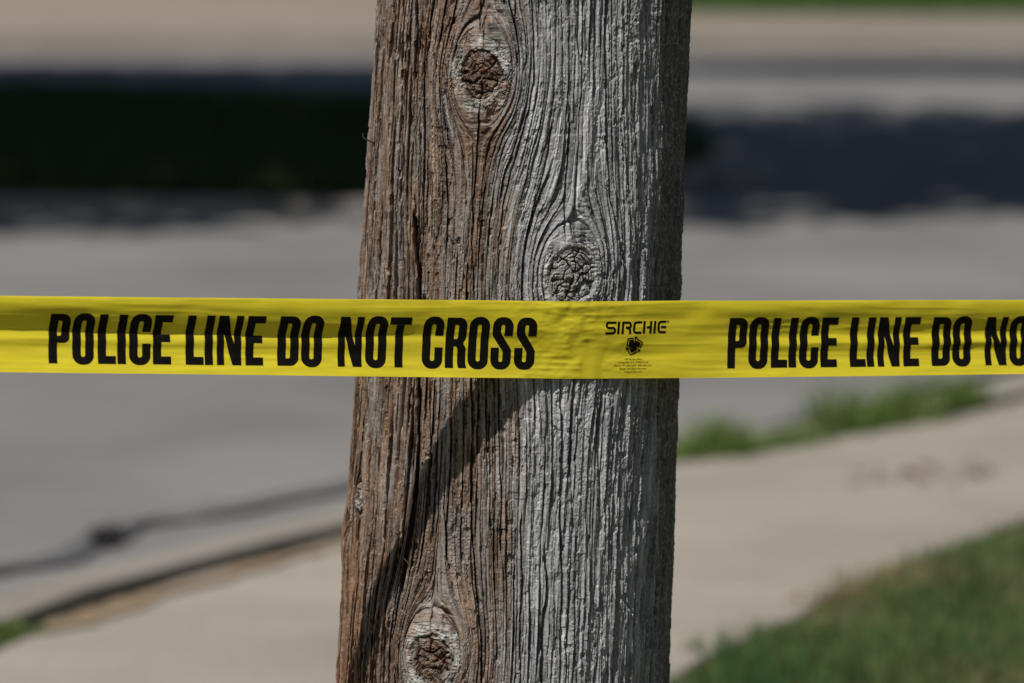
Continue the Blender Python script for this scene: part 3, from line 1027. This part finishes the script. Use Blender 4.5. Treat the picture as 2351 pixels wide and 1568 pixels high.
KG = lerp3(KG, (0.17, 0.135, 0.11), sstep(0.1, 0.5, noise(S / 5, Zm / 5, 94)) * 0.5)
KP = KP * (1 - knot_gray[..., None]) + KG * knot_gray[..., None]
KP *= (1 + 0.3 * gran2)[..., None]
pmask = np.clip(plug_m, 0, 1)
C = C * (1 - pmask[..., None]) + KP * pmask[..., None]
C = np.clip(C, 0.015, 0.6)

# wood material: the painted colour layer with a fine fibre grain over it
m_, nt_, p_ = new_mat('weathered_wood')
at_ = nt_.nodes.new('ShaderNodeAttribute')
at_.attribute_name = 'wood_colour'
co_ = n_obj(nt_)
mp_ = nt_.nodes.new('ShaderNodeMapping')
mp_.inputs['Scale'].default_value = (1.0, 1.0, 0.22)
nt_.links.new(co_, mp_.inputs[0])
f_ = n_noise(nt_, mp_.outputs[0], 900.0, 3, 0.7)
g_ = n_ramp(nt_, f_, [(0.25, (0.7, 0.7, 0.7)), (0.75, (1.28, 1.28, 1.28))])
nt_.links.new(n_mix(nt_, 'MULTIPLY', 1.0, at_.outputs['Color'], g_), p_.inputs['Base Color'])
p_.inputs['Roughness'].default_value = 0.5
p_.inputs['Specular IOR Level'].default_value = 0.42
n_bump(nt_, f_, 0.35, 0.0006, p_)
M['wood'] = m_

ii, jj = np.meshgrid(np.arange(nz - 1), np.arange(nt_h), indexing='ij')
j2 = (jj + 1) % nt_h
faces = np.stack([ii * nt_h + jj, ii * nt_h + j2, (ii + 1) * nt_h + j2, (ii + 1) * nt_h + jj], -1).reshape(-1, 4)
owner = np.full(len(faces), -1)
for ki in range(len(KN)):
    owner[(KM[ki][:-1].ravel()[:] < 1.0)] = ki
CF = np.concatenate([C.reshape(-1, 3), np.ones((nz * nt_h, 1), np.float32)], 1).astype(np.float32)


def pole_part(name, fsel, parent):
    f = faces[fsel]
    used, inv = np.unique(f, return_inverse=True)
    me = np_mesh(name, PV[used], inv.reshape(f.shape), False)
    a = me.color_attributes.new('wood_colour', 'FLOAT_COLOR', 'POINT')
    a.data.foreach_set('color', CF[used].ravel())
    return link(name, me, M['wood'], parent)


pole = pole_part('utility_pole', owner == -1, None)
tag(pole, 'weathered grey and brown wooden utility pole with cracks and knots', 'utility pole')
for ki, lab in ((0, 'dark brown cracked knot above the tape'), (1, 'grey checked knot just above the tape'),
                (2, 'rusty brown knot low on the pole'), (3, 'small pale knot at the left edge')):
    k_ = pole_part('knot', owner == ki, pole)
    k_['label'] = lab
# pole top
nt2 = nt_h
cap_v = np.r_[PV[-nt_h:], [[cxm[-1, 0], 0, ZZ[-1] + 0.02]]]
cap_f = np.array([[i, (i + 1) % nt_h, nt_h] for i in range(nt_h)])
link('pole_top', np_mesh('pole_top', cap_v, cap_f), M['wood'], pole)

# old staples and splinters left in the wood
m_, nt_, p_ = new_mat('dull_steel')
c_ = n_ramp(nt_, n_noise(nt_, n_obj(nt_), 900, 3), [(0.35, (0.05, 0.045, 0.042)), (0.65, (0.12, 0.11, 0.105))])
nt_.links.new(c_, p_.inputs['Base Color'])
p_.inputs['Metallic'].default_value = 0.7
p_.inputs['Roughness'].default_value = 0.5
M['steel'] = m_
m_, nt_, p_ = new_mat('splinter_wood')
c_ = n_ramp(nt_, n_noise(nt_, n_obj(nt_), 500, 3), [(0.35, (0.16, 0.09, 0.04)), (0.65, (0.34, 0.22, 0.13))])
nt_.links.new(c_, p_.inputs['Base Color'])
M['splinter'] = m_


def surf(x, y, out=0.0):
    """point on the pole surface under a survey position, lifted by out metres"""
    s, z = to_sz(x, y)
    i = int(np.argmin(np.abs(ZZ - z / 1000)))
    j = int(np.argmin(np.abs(th_f - s / 161.0)))
    r = rr_[i, j] + out
    return Vector((cxm[i, j] + r * math.sin(TH[j]), -r * math.cos(TH[j]), ZZ[i]))


def wire(name, P, r, mat, parent):
    V, F = [], []
    seg = 6
    for k, p in enumerate(P):
        d = (P[min(k + 1, len(P) - 1)] - P[max(k - 1, 0)]).normalized()
        u = d.cross(Vector((0.31, 0.5, 0.8))).normalized()
        w = d.cross(u)
        rr = r if not isinstance(r, (list, tuple)) else r[k]
        for a in range(seg):
            V.append(p + (u * math.cos(a * math.pi / 3) + w * math.sin(a * math.pi / 3)) * rr)
    for k in range(len(P) - 1):
        for a in range(seg):
            F.append((k * seg + a, k * seg + (a + 1) % seg, (k + 1) * seg + (a + 1) % seg, (k + 1) * seg + a))
    me = np_mesh(name, np.array([tuple(v) for v in V]), np.array(F), True)
    o = link(name, me, mat, parent)
    return o


# bent staple leg at the left silhouette
b0 = surf(856, 330, -0.004)
wire('staple', [b0, b0 + Vector((-0.0055, -0.004, 0.002)), b0 + Vector((-0.0135, -0.005, 0.0062)), b0 + Vector((-0.0142, -0.005, 0.0072)),
                b0 + Vector((-0.0142, -0.005, 0.0112))], 0.0008, M['steel'], pole)
b0 = surf(869, 104, -0.003)
wire('staple', [b0, b0 + Vector((-0.004, -0.003, 0.002)), b0 + Vector((-0.0052, -0.003, 0.0072))], 0.0008, M['steel'], pole)
a, b = surf(1038, 547), surf(1057, 550)
yf = min(a.y, b.y) - 0.002
pa, pb = Vector((a.x, yf, a.z)), Vector((b.x, yf, b.z))
wire('staple', [pa + Vector((0, 0.012, 0)), pa + Vector((0, 0.001, 0)), pa + (pb - pa) * 0.08, pb - (pb - pa) * 0.08, pb + Vector((0, 0.001, 0)), pb + Vector((0, 0.012, 0))],
     0.0008, M['steel'], pole)
for (x, y, dx, dz) in ((1031, 149, -0.006, 0.0015), (1030, 205, -0.005, 0.0005)):
    a = surf(x, y, -0.002)
    wire('nail', [a, a + Vector((dx * 0.5, -0.006, dz)), a + Vector((dx, -0.011, dz * 2))], 0.0006, M['steel'], pole)
for (x, y, dx, dz, ln) in ((944, 1300, -0.008, 0.011, 1), (925, 1400, 0.005, -0.003, 1), (905, 1225, -0.004, 0.001, 1), (893, 1220, -0.003, 0.002, 1)):
    a = surf(x, y, -0.001)
    wire('splinter', [a, a + Vector((dx * 0.5, -0.004, dz * 0.55)), a + Vector((dx, -0.007, dz))], [0.0009, 0.0007, 0.0002], M['splinter'], pole)

# ================================================================== THE TAPE
TW = 0.0762
A_L, A_R = rad(-19.5), rad(23.0)          # the tape runs aslant: nearer on the left, farther on the right
UC = np.linspace(-3.6, 3.6, 3601)
ang = -A_L * 0 + np.interp(UC, [-9, -0.030, 0.030, 9], [-A_L, -A_L, A_R, A_R])
du = UC[1] - UC[0]
cX = np.r_[0, np.cumsum(np.cos(ang[:-1]) * du)]
cY = np.r_[0, np.cumsum(np.sin(ang[:-1]) * du)]
i0 = int(np.argmin(np.abs(UC)))
TOUCH_Y = -0.1555
cX += (1328 - 1175.5) * K * (5.74 + TOUCH_Y) / math.cos(PITCH) - cX[i0]
cY += TOUCH_Y - cY[i0]


def scr_x(X, Y):
    return 1175.5 + X / ((Y + 5.74) / math.cos(PITCH)) / K


def z_at(px, py):
    """height of the tape edge seen at a survey position"""
    j = int(np.argmin(np.abs(scr_x(cX, cY + 0.0) - px)))
    return at_y(px, py, cY[j])[2], UC[j]


zc = []
for px, ya, yb in ((-10, 678, 853), (420, 682.5, 858), (830, 686.5, 864), (1250, 690.5, 868.5), (1560, 691, 869), (1960, 689.5, 863.5), (2360, 688, 857.5)):
    za, u = z_at(px, ya)
    zb, _ = z_at(px, yb)
    zc.append((u, (za + zb) / 2, za - zb))
zu = np.array([a for a, b, c in zc])
zv = np.array([b for a, b, c in zc])
zw = np.array([c for a, b, c in zc])
zfit_l = np.polyfit(zu[:4], zv[:4], 1)
zfit_r = np.polyfit(zu[3:], zv[3:], 1)
zc_all = np.where(UC < 0, np.polyval(zfit_l, UC), np.polyval(zfit_r, UC))
bl = sstep(-0.08, 0.08, UC)
zc_all = np.polyval(zfit_l, UC) * (1 - bl) + np.polyval(zfit_r, UC) * bl

# cross profile: tilt (degrees, + faces the sky) down from the top edge
PV_V = np.array([0.0, 0.04, 0.10, 0.22, 0.36, 0.455, 0.50, 0.56, 0.62, 0.68, 0.76, 0.88, 1.0])
T_LEFT = np.array([20, 8, -8, -16, -24, -26, 26, 20, -4, 6, 18, 19, 19.0])
T_MID = np.array([12, 5, -2, -5, -7, -5, 4, 6, 1, 3, 7, 9, 8.0])
T_TOUCH = np.array([6, 3, 0, -3, -4, -1, 1, 1, 0, -1, 1, 3, -2.0])
T_RIGHT = np.array([20, 7, -9, -16, -19, -6, 24, 14, -23, -6, 14, 18, 19.0])
UA = np.array([-3.7, -0.56, -0.36, -0.12, -0.03, 0.05, 0.13, 0.20, 0.30, 0.45, 3.7])
TA = np.stack([T_LEFT, T_LEFT, T_LEFT, T_MID * 0.6 + T_LEFT * 0.4, T_TOUCH, T_TOUCH, T_MID * 0.7 + T_TOUCH * 0.3, T_RIGHT * 0.7 + T_MID * 0.3, T_RIGHT, T_RIGHT, T_LEFT])
NVF = 161
vf = np.linspace(0, 1, NVF)
uf = np.r_[np.linspace(-3.6, -0.80, 60)[:-1], np.linspace(-0.80, 0.80, 900), np.linspace(0.80, 3.6, 60)[1:]]
tilt = np.zeros((len(uf), NVF))
for k in range(len(PV_V)):
    pass
tk = np.stack([np.interp(uf, UA, TA[:, k]) for k in range(len(PV_V))], 1)      # (nu, nk)
crease = 0.02 * noise(uf * 5, 0.3, 200) + 0.012 * noise(uf * 17, 0.8, 201)
for i in range(len(uf)):
    tilt[i] = np.interp(vf + crease[i] * np.sin(vf * math.pi), PV_V, tk[i])
ker = np.ones(5) / 5
tilt = np.apply_along_axis(lambda r: np.convolve(np.pad(r, 2, mode='edge'), ker, 'valid'), 1, tilt)
U2, V2 = np.meshgrid(uf, vf, indexing='ij')
tilt += 5.0 * noise(U2 * 7, V2 * 9, 202) * (0.4 + 0.6 * np.abs(np.sin(V2 * math.pi))) + 3.2 * noise(U2 * 16, V2 * 22, 203)
wr = 0.6 * np.exp(-((U2 + 0.008) / 0.055) ** 2)
tilt += 0.55 * wr * (6.0 * noise(U2 * 30, V2 * 20, 204) + 5.0 * noise(U2 * 60, V2 * 44, 205))
dN = np.cumsum(np.tan(np.radians(tilt)), 1) * TW / (NVF - 1)        # grows towards the viewer, going down
dN -= dN.mean(1, keepdims=True)
# small crumples where the tape bears on the knot
xw = -0.012 + 0.020 * sstep(0.05, 0.45, V2) - 0.004 * sstep(0.5, 1, V2) + 0.004 * noise(V2 * 9, 1.3, 206)
dN += 0.0012 * (1 - sstep(-0.004, 0.004, U2 - xw)) * wr
dN += wr * (0.0009 * noise(U2 * 90, V2 * 10, 207) + 0.00045 * noise(U2 * 190, V2 * 26, 208))
dN += 0.00045 * noise(U2 * 40, V2 * 5, 209) - 0.0005 * np.abs(noise(U2 * 5, V2 * 7 + U2 * 3, 212)) - 0.0004 * np.abs(noise(U2 * 11 - V2 * 2, V2 * 13, 213)) + 0.0016 * noise(U2 * 4, V2 * 1.5, 210)
uX, uY, uZ = np.interp(uf, UC, cX), np.interp(uf, UC, cY), np.interp(uf, UC, zc_all)
uA = np.interp(uf, UC, ang)
GX = uX[:, None] + np.sin(uA)[:, None] * dN
GY = uY[:, None] - np.cos(uA)[:, None] * dN
# the folds take up a little of the width
wv = TW * np.cumsum(np.cos(np.radians(tilt)), 1) / (NVF - 1)
wv = wv - wv.mean(1, keepdims=True)
gain = np.interp(uf, zu, zw)[:, None] / (wv[:, -1:] - wv[:, :1])
GZ = uZ[:, None] - wv * gain
TP = np.stack([GX, GY, GZ], -1)
# where it meets the pole the film rides on the high fibres
env_r = rr_.copy()
for ax, n_ in ((1, 14), (0, 14)):
    e0 = env_r.copy()
    for k in range(1, n_ + 1):
        for sgn in (1, -1):
            env_r = np.maximum(env_r, np.roll(e0, sgn * k, axis=ax) - 0.00004 * k)
for ax in (0, 1):
    acc = np.zeros_like(env_r)
    for k in range(-9, 10):
        acc += np.roll(env_r, k, axis=ax)
    env_r = acc / 19
zi = np.clip(np.interp(TP[..., 2], ZZ, np.arange(nz)), 0, nz - 1).astype(int)
cxl = cxm[zi, 0]
thp = np.arctan2(TP[..., 0] - cxl, -TP[..., 1])
tj = np.clip(np.interp(thp, th_f, np.arange(len(th_f))), 0, len(th_f) - 1).astype(int)
rp = np.hypot(TP[..., 0] - cxl, TP[..., 1])
need = np.where(np.abs(TP[..., 0] - cxl) < 0.19, env_r[zi, tj] + 0.0007 - rp, 0)
need = np.maximum(need, 0)
for _ in range(3):
    nb = need.copy()
    nb[1:-1] = (need[:-2] + need[1:-1] * 2 + need[2:]) / 4
    nb[:, 1:-1] = (nb[:, :-2] + nb[:, 1:-1] * 2 + nb[:, 2:]) / 4
    need = np.maximum(need, nb)
print('push', need.max(), (need > 0).sum())
TP[..., 0] += np.sin(thp) * need
TP[..., 1] -= np.cos(thp) * need
Tu = np.gradient(TP, axis=0)
Tv = np.gradient(TP, axis=1)
TN = np.cross(Tv, Tu)
TN /= np.linalg.norm(TN, axis=2)[..., None]
if TN[len(uf) // 2, NVF // 2, 1] > 0:
    TN = -TN


def tape_pt(u, v, lift):
    """u metres along, v 0 (top) .. 1 (bottom)"""
    fi = np.clip(np.interp(u, uf, np.arange(len(uf))), 0, len(uf) - 1.001)
    fj = np.clip(v * (NVF - 1), 0, NVF - 1.001)
    i, j = fi.astype(int), fj.astype(int)
    a, b = (fi - i)[:, None], (fj - j)[:, None]

    def bil(G):
        return (G[i, j] * (1 - a) + G[i + 1, j] * a) * (1 - b) + (G[i, j + 1] * (1 - a) + G[i + 1, j + 1] * a) * b
    return bil(TP) + bil(TN) * lift


m_, nt_, p_ = new_mat('yellow_film')
co_ = n_obj(nt_)
mp_ = nt_.nodes.new('ShaderNodeMapping')
mp_.inputs['Scale'].default_value = (0.12, 0.12, 1.0)
nt_.links.new(co_, mp_.inputs[0])
f_ = n_noise(nt_, mp_.outputs[0], 260, 4, 0.6)
c_ = n_ramp(nt_, f_, [(0.3, (0.80, 0.665, 0.028)), (0.7, (0.86, 0.725, 0.040))])
nt_.links.new(c_, p_.inputs['Base Color'])
p_.inputs['Roughness'].default_value = 0.27
p_.inputs['Specular IOR Level'].default_value = 0.45
n_bump(nt_, f_, 0.12, 0.0008, p_)
tr_ = nt_.nodes.new('ShaderNodeBsdfTranslucent')
tr_.inputs[0].default_value = (0.68, 0.56, 0.015, 1)
mx_ = nt_.nodes.new('ShaderNodeMixShader')
mx_.inputs[0].default_value = 0.18
nt_.links.new(p_.outputs[0], mx_.inputs[1])
nt_.links.new(tr_.outputs[0], mx_.inputs[2])
nt_.links.new(mx_.outputs[0], nt_.nodes['Material Output'].inputs[0])
M['film'] = m_
m_, nt_, p_ = new_mat('black_ink')
c_ = n_ramp(nt_, n_noise(nt_, n_obj(nt_), 120, 3), [(0.3, (0.005, 0.0042, 0.003)), (0.7, (0.008, 0.007, 0.005))])
nt_.links.new(c_, p_.inputs['Base Color'])
p_.inputs['Roughness'].default_value = 0.45
p_.inputs['Specular IOR Level'].default_value = 0.12
M['ink'] = m_

nu = len(uf)
ia, ja = np.meshgrid(np.arange(nu - 1), np.arange(0, NVF - 1, 2), indexing='ij')
jb = ja // 2
TPd = TP[:, ::2]
nvd = TPd.shape[1]
f_t = np.stack([ia * nvd + jb, ia * nvd + jb + 1, (ia + 1) * nvd + jb + 1, (ia + 1) * nvd + jb], -1).reshape(-1, 4)
tape = link('police_tape', np_mesh('police_tape', TPd.reshape(-1, 3), f_t, True), M['film'])
tag(tape, 'yellow plastic police tape with black lettering stretched across the pole', 'police tape')


# ------------------------------------------------------------------ printing
def rpoly(pts):
    """outline with rounded corners: points (x, y) or (x, y, r)"""
    out = []
    n = len(pts)
    for i, p in enumerate(pts):
        if len(p) == 2 or p[2] <= 0:
            out.append((p[0], p[1]))
            continue
        P = Vector(p[:2])
        a = Vector(pts[i - 1][:2]) - P
        b = Vector(pts[(i + 1) % n][:2]) - P
        la, lb = a.length, b.length
        a.normalize()
        b.normalize()
        half = a.angle(b) / 2
        d = min(p[2] / math.tan(half), la * 0.5, lb * 0.5)
        r = d * math.tan(half)
        c = P + (a + b).normalized() * (r / math.sin(half))
        s, e = P + a * d - c, P + b * d - c
        a0 = math.atan2(s.y, s.x)
        da = (math.atan2(e.y, e.x) - a0 + math.pi) % (2 * math.pi) - math.pi
        for k in range(9):
            t_ = a0 + da * k / 8
            out.append((c.x + math.cos(t_) * r, c.y + math.sin(t_) * r))
    return out


def fill(loops):
    """flat mesh data (verts, tri faces) of loops filled even-odd"""
    cu = bpy.data.curves.new('outline', 'CURVE')
    cu.dimensions = '2D'
    cu.fill_mode = 'BOTH'
    for lp in loops:
        sp_ = cu.splines.new('POLY')
        sp_.points.add(len(lp) - 1)
        for q, (x, y) in zip(sp_.points, lp):
            q.co = (x, y, 0, 1)
        sp_.use_cyclic_u = True
    ob = bpy.data.objects.new('outline', cu)
    me = ob.to_mesh()
    bm = bmesh.new()
    bm.from_mesh(me)
    ob.to_mesh_clear()
    bpy.data.objects.remove(ob)
    bpy.data.curves.remove(cu)
    return bm


def stroke(path, w):
    """outline of a thick line along a path (x, y[, corner radius])"""
    pts = []
    n = len(path)
    for i, p in enumerate(path):
        if i in (0, n - 1) or len(p) == 2:
            pts.append(Vector(p[:2]))
            continue
        P = Vector(p[:2])
        a = (Vector(path[i - 1][:2]) - P)
        b = (Vector(path[i + 1][:2]) - P)
        d = min(p[2], a.length * 0.49, b.length * 0.49)
        p0, p1 = P + a.normalized() * d, P + b.normalized() * d
        for k in range(9):
            t_ = k / 8
            pts.append(p0 * (1 - t_) ** 2 + P * 2 * t_ * (1 - t_) + p1 * t_ ** 2)
    Lf, Rt = [], []
    for i, p in enumerate(pts):
        d = (pts[min(i + 1, len(pts) - 1)] - pts[max(i - 1, 0)]).normalized()
        nn = Vector((-d.y, d.x)) * w / 2
        Lf.append(tuple(p + nn))
        Rt.append(tuple(p - nn))
    return Lf + Rt[::-1]


def lay(name, bm, scale, u0, vmm, slant, parent, lift=0.00022, sx=1.0):
    """lay flat print on the tape: origin at u0 metres, vmm millimetres above the lower edge"""
    for v in bm.verts:
        x, y = v.co.x, v.co.y
        v.co = (u0 + (x * sx + slant * y) * scale, vmm / 1000.0 + y * scale, 0)
    xs = [v.co.x for v in bm.verts]
    ys = [v.co.y for v in bm.verts]
    cu_ = np.arange(math.floor(min(xs) / 0.005) * 0.005, max(xs), 0.005)[1:]
    cv_ = np.arange(math.floor(min(ys) / 0.002) * 0.002, max(ys), 0.002)[1:]
    for c in cu_:
        bmesh.ops.bisect_plane(bm, geom=bm.verts[:] + bm.edges[:] + bm.faces[:], plane_co=(c, 0, 0), plane_no=(1, 0, 0))
    for c in cv_:
        bmesh.ops.bisect_plane(bm, geom=bm.verts[:] + bm.edges[:] + bm.faces[:], plane_co=(0, c, 0), plane_no=(0, 1, 0))
    bmesh.ops.triangulate(bm, faces=bm.faces)
    co = np.array([v.co[:] for v in bm.verts])
    P = tape_pt(co[:, 0], 1 - co[:, 1] / TW, lift)
    for v, p in zip(bm.verts, P):
        v.co = p
    for f in bm.faces:
        f.smooth = True
    bmesh.ops.recalc_face_normals(bm, faces=bm.faces)
    if sum(f.normal.y * f.calc_area() for f in bm.faces) > 0:
        bmesh.ops.reverse_faces(bm, faces=bm.faces)
    me = bpy.data.meshes.new(name)
    bm.to_mesh(me)
    bm.free()
    return link(name, me, M['ink'], parent)


O_OUT = [(0, -4, 40), (90, -4, 40), (90, 214, 40), (0, 214, 40)]
GL = {
    'I': (36, [[(0, 0), (36, 0), (36, 210), (0, 210)]]),
    'L': (77, [[(0, 0), (77, 0), (77, 33), (36, 33), (36, 210), (0, 210)]]),
    'E': (78, [[(0, 0), (78, 0), (78, 33), (36, 33), (36, 91), (74, 91), (74, 122), (36, 122), (36, 178), (78, 178), (78, 210), (0, 210)]]),
    'T': (93, [[(0, 210), (93, 210), (93, 178), (64, 178), (64, 0), (29, 0), (29, 178), (0, 178)]]),
    'N': (105, [[(0, 0), (31, 0), (31, 128), (66, 0), (105, 0), (105, 210), (74, 210), (74, 86), (41, 210), (0, 210)]]),
    'P': (88, [[(0, 0), (36, 0), (36, 84), (88, 84, 40), (88, 210, 36), (0, 210)], [(36, 112), (53, 112, 8), (53, 180, 8), (36, 180)]]),
    'D': (90, [[(0, 0), (90, 0, 36), (90, 210, 36), (0, 210)], [(36, 31), (54, 31, 8), (54, 179, 8), (36, 179)]]),
    'O': (90, [O_OUT, [(36, 28, 9), (54, 28, 9), (54, 182, 9), (36, 182, 9)]]),
    'C': (90, [[(90, 84), (90, -4, 40), (0, -4, 40), (0, 214, 40), (90, 214, 40), (90, 132), (55, 132), (55, 182, 9), (36, 182, 9),
                (36, 28, 9), (55, 28, 9), (55, 84)]]),
    'R': (92, [[(0, 0), (36, 0), (36, 90), (47, 90, 8), (54, 78, 4), (54, 18, 6), (58, 0), (95, 0), (90, 16, 8), (90, 84, 18), (76, 103, 10), (90, 122, 18),
                (90, 210, 36), (0, 210)], [(36, 120), (54, 120, 8), (54, 180, 8), (36, 180)]]),
    'S': (90, [[(90, 135), (90, 214, 40), (2, 214, 40), (2, 140, 34), (53, 70, 22), (53, 27, 9), (36, 27, 9), (36, 86), (0, 86), (0, -4, 40),
                (90, -4, 40), (90, 78, 34), (38, 150, 22), (38, 183, 9), (54, 183, 9), (54, 135)]]),
}
TEXT = [('P', 203, 88), ('O', 302, 90), ('L', 408, 76), ('I', 490, 36), ('C', 540, 90), ('E', 640, 77), ('L', 778, 76), ('I', 859, 35),
        ('N', 911, 104), ('E', 1033, 76), ('D', 1170, 91), ('O', 1272, 89), ('N', 1429, 103), ('O', 1548, 89), ('T', 1645, 93), ('C', 1793, 89),
        ('R', 1893, 91), ('O', 1992, 89), ('S', 2092, 90), ('S', 2196, 90)]
UNIT = 0.2294e-3
u_of = lambda px: float(UC[int(np.argmin(np.abs(scr_x(cX, cY) - px)))])
US = u_of(203 / 1.0686 * 0.574)              # first letter's foot
UN = u_of(1669)                              # the same letter of the next phrase
PITCH_T = UN - US
UE = u_of(2290 / 1.0686 * 0.574)             # last letter's right side
scl = (UE - US) / (2296 - 203)
print('tape', US, UN, PITCH_T, scl)
for rep in (-1, 0, 1):
    for ch, x, w in TEXT:
        gw, loops = GL[ch]
        bm = fill([rpoly(l) for l in loops])
        lay('letter', bm, UNIT * (scl / UNIT), US + rep * PITCH_T + (x - 203) * scl, 9.2, 0.055, tape, 0.00022, w / gw)

# maker's mark between the phrases, traced in 0.0407 mm units
LW = 0.0407e-3
LOGO = {
    'S': [[(485, 232), (250, 232, 75), (248, 357, 62), (452, 357, 62), (444, 487, 65), (212, 487)]],
    'I': [[(552, 205), (530, 510)]],
    'R': [[(660, 207), (635, 508)], [(640, 232), (845, 232, 62), (845, 352, 58), (718, 352)], [(745, 362), (822, 372, 45), (828, 508)]],
    'C': [[(1130, 228), (940, 228, 75), (920, 478, 75), (1112, 478)]],
    'H': [[(1195, 200), (1172, 500)], [(1360, 200), (1340, 500)], [(1250, 348), (1345, 348)]],
    'J': [[(1462, 196), (1438, 498)]],
    'E': [[(1745, 220), (1550, 220, 75), (1540, 470, 75), (1728, 470)], [(1608, 346), (1735, 346)]],
}
EMB = [
    [(815, 655), (870, 648), (930, 648), (940, 715), (978, 662), (1050, 690), (1112, 738), (1090, 790), (1065, 835), (1005, 822), (1028, 895), (960, 940),
     (885, 970), (835, 890), (880, 848), (805, 830), (806, 740)],
    [(950, 565), (1032, 580), (990, 622), (945, 690)],
    [(725, 830), (800, 845), (872, 850), (810, 885), (760, 915)],
    [(1018, 842), (1060, 868), (1122, 900), (1066, 968), (1052, 910)],
]
EMB_S = [[(925, 610), (855, 608), (788, 620), (770, 700), (768, 825)], [(1008, 632), (1085, 672), (1150, 722), (1130, 780), (1092, 848)],
         [(805, 915), (838, 970), (878, 1018), (960, 985), (1045, 932)]]
CXL, CYL = 935.0, 560.0


def logo_pt(pl):
    return [(x - CXL, -(y - CYL)) for x, y in pl]


def join(bms):
    out = bmesh.new()
    for k, b in enumerate(bms):
        me = bpy.data.meshes.new('piece')
        b.to_mesh(me)
        b.free()
        out.from_mesh(me)
        bpy.data.meshes.remove(me)
    return out


u_logo0 = u_of(2535.5 * 0.574)
for rep in (-1, 0):
    ul = u_logo0 + rep * PITCH_T
    for ch, strokes in LOGO.items():
        for k, s_ in enumerate(strokes):
            pass
        bm = join([fill([logo_pt(stroke(s_, 55))]) for s_ in strokes])
        lay('logo_letter', bm, LW, ul, 41.6, 0.0, tape, 0.00020, 1.07)
    ringo = [(1790 + math.cos(a) * 27, 218 + math.sin(a) * 29) for a in np.linspace(0, 2 * math.pi, 20)[:-1]]
    ringi = [(1790 + math.cos(a) * 20, 218 + math.sin(a) * 22) for a in np.linspace(0, 2 * math.pi, 20)[:-1]]
    bm = join([fill([logo_pt(ringo), logo_pt(ringi)]), fill([logo_pt(stroke([(1783, 204), (1783, 232)], 7))]),
               fill([logo_pt(stroke([(1783, 207), (1797, 210, 4), (1785, 219), (1797, 232)], 6))])])
    lay('registered_mark', bm, LW, ul, 41.6, 0.0, tape, 0.0002, 1.07)
    bm = join([fill([logo_pt(p)]) for p in EMB] + [fill([logo_pt(stroke(s_, 30))]) for s_ in EMB_S])
    lay('emblem', bm, LW, ul, 41.6, 0.0, tape, 0.0002, 1.07)
    for line, x, y, w in (('100 Hunter Place', 937, 1142, 435), ('Youngsville, N.C. 27596 U.S.A.', 930, 1218, 760),
                          ('Phone: 919.554.2244,  800.356.7311', 925, 1293, 935), ('Email: sales@sirchie.com', 921, 1367, 652),
                          ('www.sirchie.com', 920, 1440, 428)):
        cu = bpy.data.curves.new('print', 'FONT')
        cu.body = line
        cu.align_x = 'CENTER'
        cu.size = 62
        cu.fill_mode = 'FRONT'
        cu.resolution_u = 2
        ob = bpy.data.objects.new('print', cu)
        me = ob.to_mesh()
        bm = bmesh.new()
        bm.from_mesh(me)
        ob.to_mesh_clear()
        bpy.data.objects.remove(ob)
        bpy.data.curves.remove(cu)
        xs = [v.co.x for v in bm.verts]
        kx = w / (max(xs) - min(xs))
        for v in bm.verts:
            v.co.x = v.co.x * kx + 0.09 * v.co.y + (x - CXL)
            v.co.y = v.co.y - (y - CYL)
        lay('address_line', bm, LW, ul, 41.6, 0.0, tape, 0.0002, 1.07)
